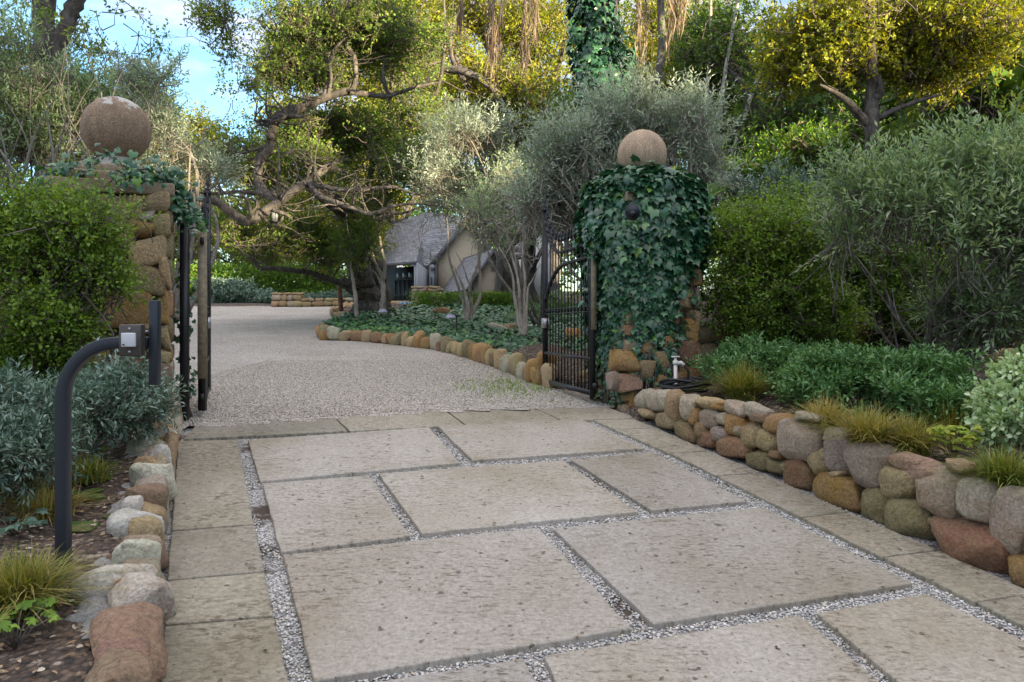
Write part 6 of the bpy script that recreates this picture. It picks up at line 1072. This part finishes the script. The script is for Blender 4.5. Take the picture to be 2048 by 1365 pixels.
def palm(label, base, fr, seed, L, ll, droop=.45, name='palm_shrub'):
    t = thing(name, label, 'palm', base); r = np.random.default_rng(seed)
    for dv in fr:
        o, s = MB(), MB(); frond(o, s, np.array(base) + [0, 0, .1], dv, L * r.uniform(.85, 1.1), droop, r, ll=ll); f = o.build('frond', M_palm, t); s.build('midrib', M_lime, f)
    o = MB(); tubes(o, np.array([[np.array(base) - [0, 0, .2], np.array(base) + [0, 0, .25]]]), np.array([[.14, .1]]), 10, rough=.1, rng=r); o.build('stump', M_bark, t)
palm('low palm with arching fronds between the slender tree and the gate', P(1105, 655) + [0.2, 0, 0], [(-.9, -.3, .9), (-.5, -.6, 1.2), (-.2, .4, 1.4), (.6, -.3, 1.2), (-.9, .3, .55), (.3, -.8, .8), (-.75, -.5, .5)], 141, 1.7, .5)
palm('young palm whose frond rises right of the ivy covered pillar', D(1385, 470, 9.6), [(.55, .1, 1.1), (.25, .5, 1.0), (.8, -.2, .6)], 142, 1.2, .32)
# tall palm: trunk wrapped in ivy, dead fronds hanging into view from above
dP = 15.5; pb = np.array([(1205 - CX) / F * dP, dP, float(G(1.7, dP))]); ptop = D(1200, -330, dP); t = thing('palm_tree', 'tall palm with dead fronds hanging into the top of the view', 'palm', pb); o = MB(); rr = np.random.default_rng(6); limb(o, [pb, (pb + ptop) / 2, ptop], [.38, .33, .3], rr, 0, 14, 10, .08); o.build('trunk', M_bark, t)
for i, (px, y1, dx) in enumerate([(975, 150, 12), (990, 95, -6), (1008, 105, -14), (1062, 130, -10), (1050, 118, -8), (1072, 60, 0), (925, 25, -4), (1275, 80, 0), (1285, 90, 6), (1335, 65, 0), (1345, 20, 4), (1360, 30, 2)]):
    top = D(px + dx * .3 + (1200 - px) * .25, -260, dP - .3); mid = D(px + 4, -60, dP - 1.0 + rr.normal(0, .2)); end = D(px + dx, y1, dP - 1.0 + rr.normal(0, .2)); sp = spline([ptop + [0, 0, .1], top, mid, end], 8); o, s = MB(), MB(); tubes(s, sp[None], np.linspace(.03, .006, len(sp))[None], 5)
    m = 90; tt = rr.uniform(.25, .97, m) ** .8; pos = np.stack([np.interp(tt * (len(sp) - 1), np.arange(len(sp)), sp[:, k]) for k in range(3)], 1) + rr.standard_normal((m, 3)) * .022
    leaves(o, pos, np.array([0, 0, -1.0]) + rr.standard_normal((m, 3)) * .10, rr.standard_normal((m, 3)), rr.uniform(.3, .7, m), rr.uniform(.012, .03, m), rr.uniform(.1, .9, m), T_lance); f = o.build('dead_frond', M_dead, t); s.build('midrib', M_dead, f)
for i in range(16):
    a = i * .393; o, s = MB(), MB(); frond(o, s, ptop, (math.cos(a), math.sin(a), .75), 3.2, .45, rr, ll=.6, w=.04); f = o.build('frond', M_palm, t); s.build('midrib', M_lime, f)
r = np.random.default_rng(36); n = 5200; th = r.uniform(0, 6.28, n); z = r.uniform(2.9, ptop[2] - .5, n); px_ = np.interp(z, [2.9, 5.5, 6.5, 7.6, 9], [1215, 1215, 1205, 1190, 1185]); wv = np.interp(z, [3, 5.6, 6.6, 7.8, 9], [.45, .60, .56, .44, .42]); cl = np.sin(th * 3 + z * 2.3) + np.sin(th * 5 - z * 4); rr_ = wv * (.95 + .14 * cl) * r.uniform(.8, 1.05, n); c_ = np.stack([(px_ - CX) / F * dP, np.full(n, dP), z], 1); od = np.stack([np.cos(th), np.sin(th), 0 * th], 1); t = thing('ivy', 'thick ivy sleeve around the tall palm trunk', 'ivy', pb)
o = MB(); s2 = r.uniform(.09, .17, n); leaves(o, c_ + od * rr_[:, None], np.array([0, 0, -1.]) + od * .4 + r.standard_normal((n, 3)) * .4, od + np.array([0, 0, .5]) + r.standard_normal((n, 3)) * .35, s2, s2, .4 + .17 * r.standard_normal(n), T_ivy); o.build('foliage', M_ivy, t)
o = MB()
for i in range(14):
    a = r.uniform(0, 6.28); sp = np.array([[pb[0] + .36 * math.cos(a + .1 * j), pb[1] + .36 * math.sin(a + .1 * j), pb[2] + j * .7] for j in range(10)]); tubes(o, sp[None], np.full((1, 10), .02), 5)
o.build('stems', M_twig, t)

# distant woodland closing the view
fo = MB(); crown(fo, None, [(D(px, py, dd), np.array([9, 4, hh])) for px, py, dd, hh in [(-100, 450, 85, 7), (250, 480, 85, 6), (450, 500, 88, 5.5), (650, 490, 86, 6), (850, 480, 90, 7), (1050, 470, 86, 8), (1250, 450, 84, 8), (1450, 430, 80, 9), (1650, 420, 78, 9), (1850, 400, 74, 9), (2050, 380, 72, 9), (2250, 380, 70, 9)]], n=9000, per=8, L=.5, W=.34, T=T_lance, tl=1.2, seed=97, clumps=.5, cut=-1.2, boxy=False, shell=.35)
tag(fo.build('distant_woodland', M_darkleaf, origin=(0, 85, 3)), 'distant wood closing the view behind the hedge, house and trees', 'woodland', kind='stuff')

# ------------------------------------------------------------------ UNSEEN RIDGE TREES ADDED BEHIND THE VIEWER (cast the evening shade)
rg = np.random.default_rng(90); fo = MB(); zr_ = [(np.array([0, 0, 3.2]), np.array([3.4, 3.4, 2.4])), (np.array([1.5, 1, 4.6]), np.array([2.2, 2.2, 1.6])), (np.array([-1.8, -.6, 2.4]), np.array([2.2, 2.2, 1.8]))]
crown(fo, None, zr_, n=700, per=8, L=.5, W=.32, T=T_lance, tl=.9, seed=91, clumps=0)
first = None
def copy_shade_tree(X0, Y0, zz, sc, rz, label=None, group=None):
    a = first[0].copy(); COL.objects.link(a); a.location = (X0, Y0, zz); a.rotation_euler = (0, 0, rz); a.scale = (sc, sc, sc)
    if label: a['label'] = label; a['group'] = group
    for ch in first[1:]: b = ch.copy(); COL.objects.link(b); b.parent = a
for i, la in enumerate([-58, -50, -42, -33, -26, -20, -15, -7.5, -5, -2, 1, 4, 7, 10, 14, 20, 28, 36, 46, 56]):
    la += rg.normal(0, .6); sd = 50 + rg.normal(0, 1.5); X0 = SUN_DIR.x * sd + SUN_DIR.y * la; Y0 = SUN_DIR.y * sd - SUN_DIR.x * la
    zz = float(G(X0, Y0)) + SHADE_HILLH - .6
    if first is None:
        tr = thing('added_shade_tree', 'unseen dark tree added on the ridge behind the viewer to cast shade', 'tree', (X0, Y0, zz), 'unseen trees added for shade'); fo.V = [v + np.array([X0, Y0, zz]) for v in fo.V]; cr = fo.build('crown', M_darkleaf, tr); o = MB(); limb(o, [(X0, Y0, zz - 1), (X0 + .2, Y0, zz + 1.5), (X0, Y0, zz + 4)], [.35, .25, .1], rg); tk = o.build('trunk', M_bark, tr); first = (tr, cr, tk)
    else:
        a = first[0].copy(); COL.objects.link(a); a.location = (X0, Y0, zz); a.rotation_euler = (0, 0, rg.uniform(0, 6.28)); sc = rg.uniform(.95, 1.15) if -9 < la < 12 else rg.uniform(.28, .45); a.scale = (sc, sc, sc)
        for ch in first[1:]: b = ch.copy(); COL.objects.link(b); b.parent = a

# trees added beyond the right edge to shade the house from the low sun
for k_, (off, back) in enumerate([(-8, 0), (-3.5, 2), (1, -1), (5.5, 1.5), (10, 0)]):
    X0 = 20.5 + .66 * off + .75 * back; Y0 = 27 + .75 * off - .66 * back
    copy_shade_tree(X0, Y0, float(G(X0, Y0)) + 1.0, 1.65, k_ * 1.9, 'broad dark tree added beyond the right edge to shade the house', 'trees added to shade the house')
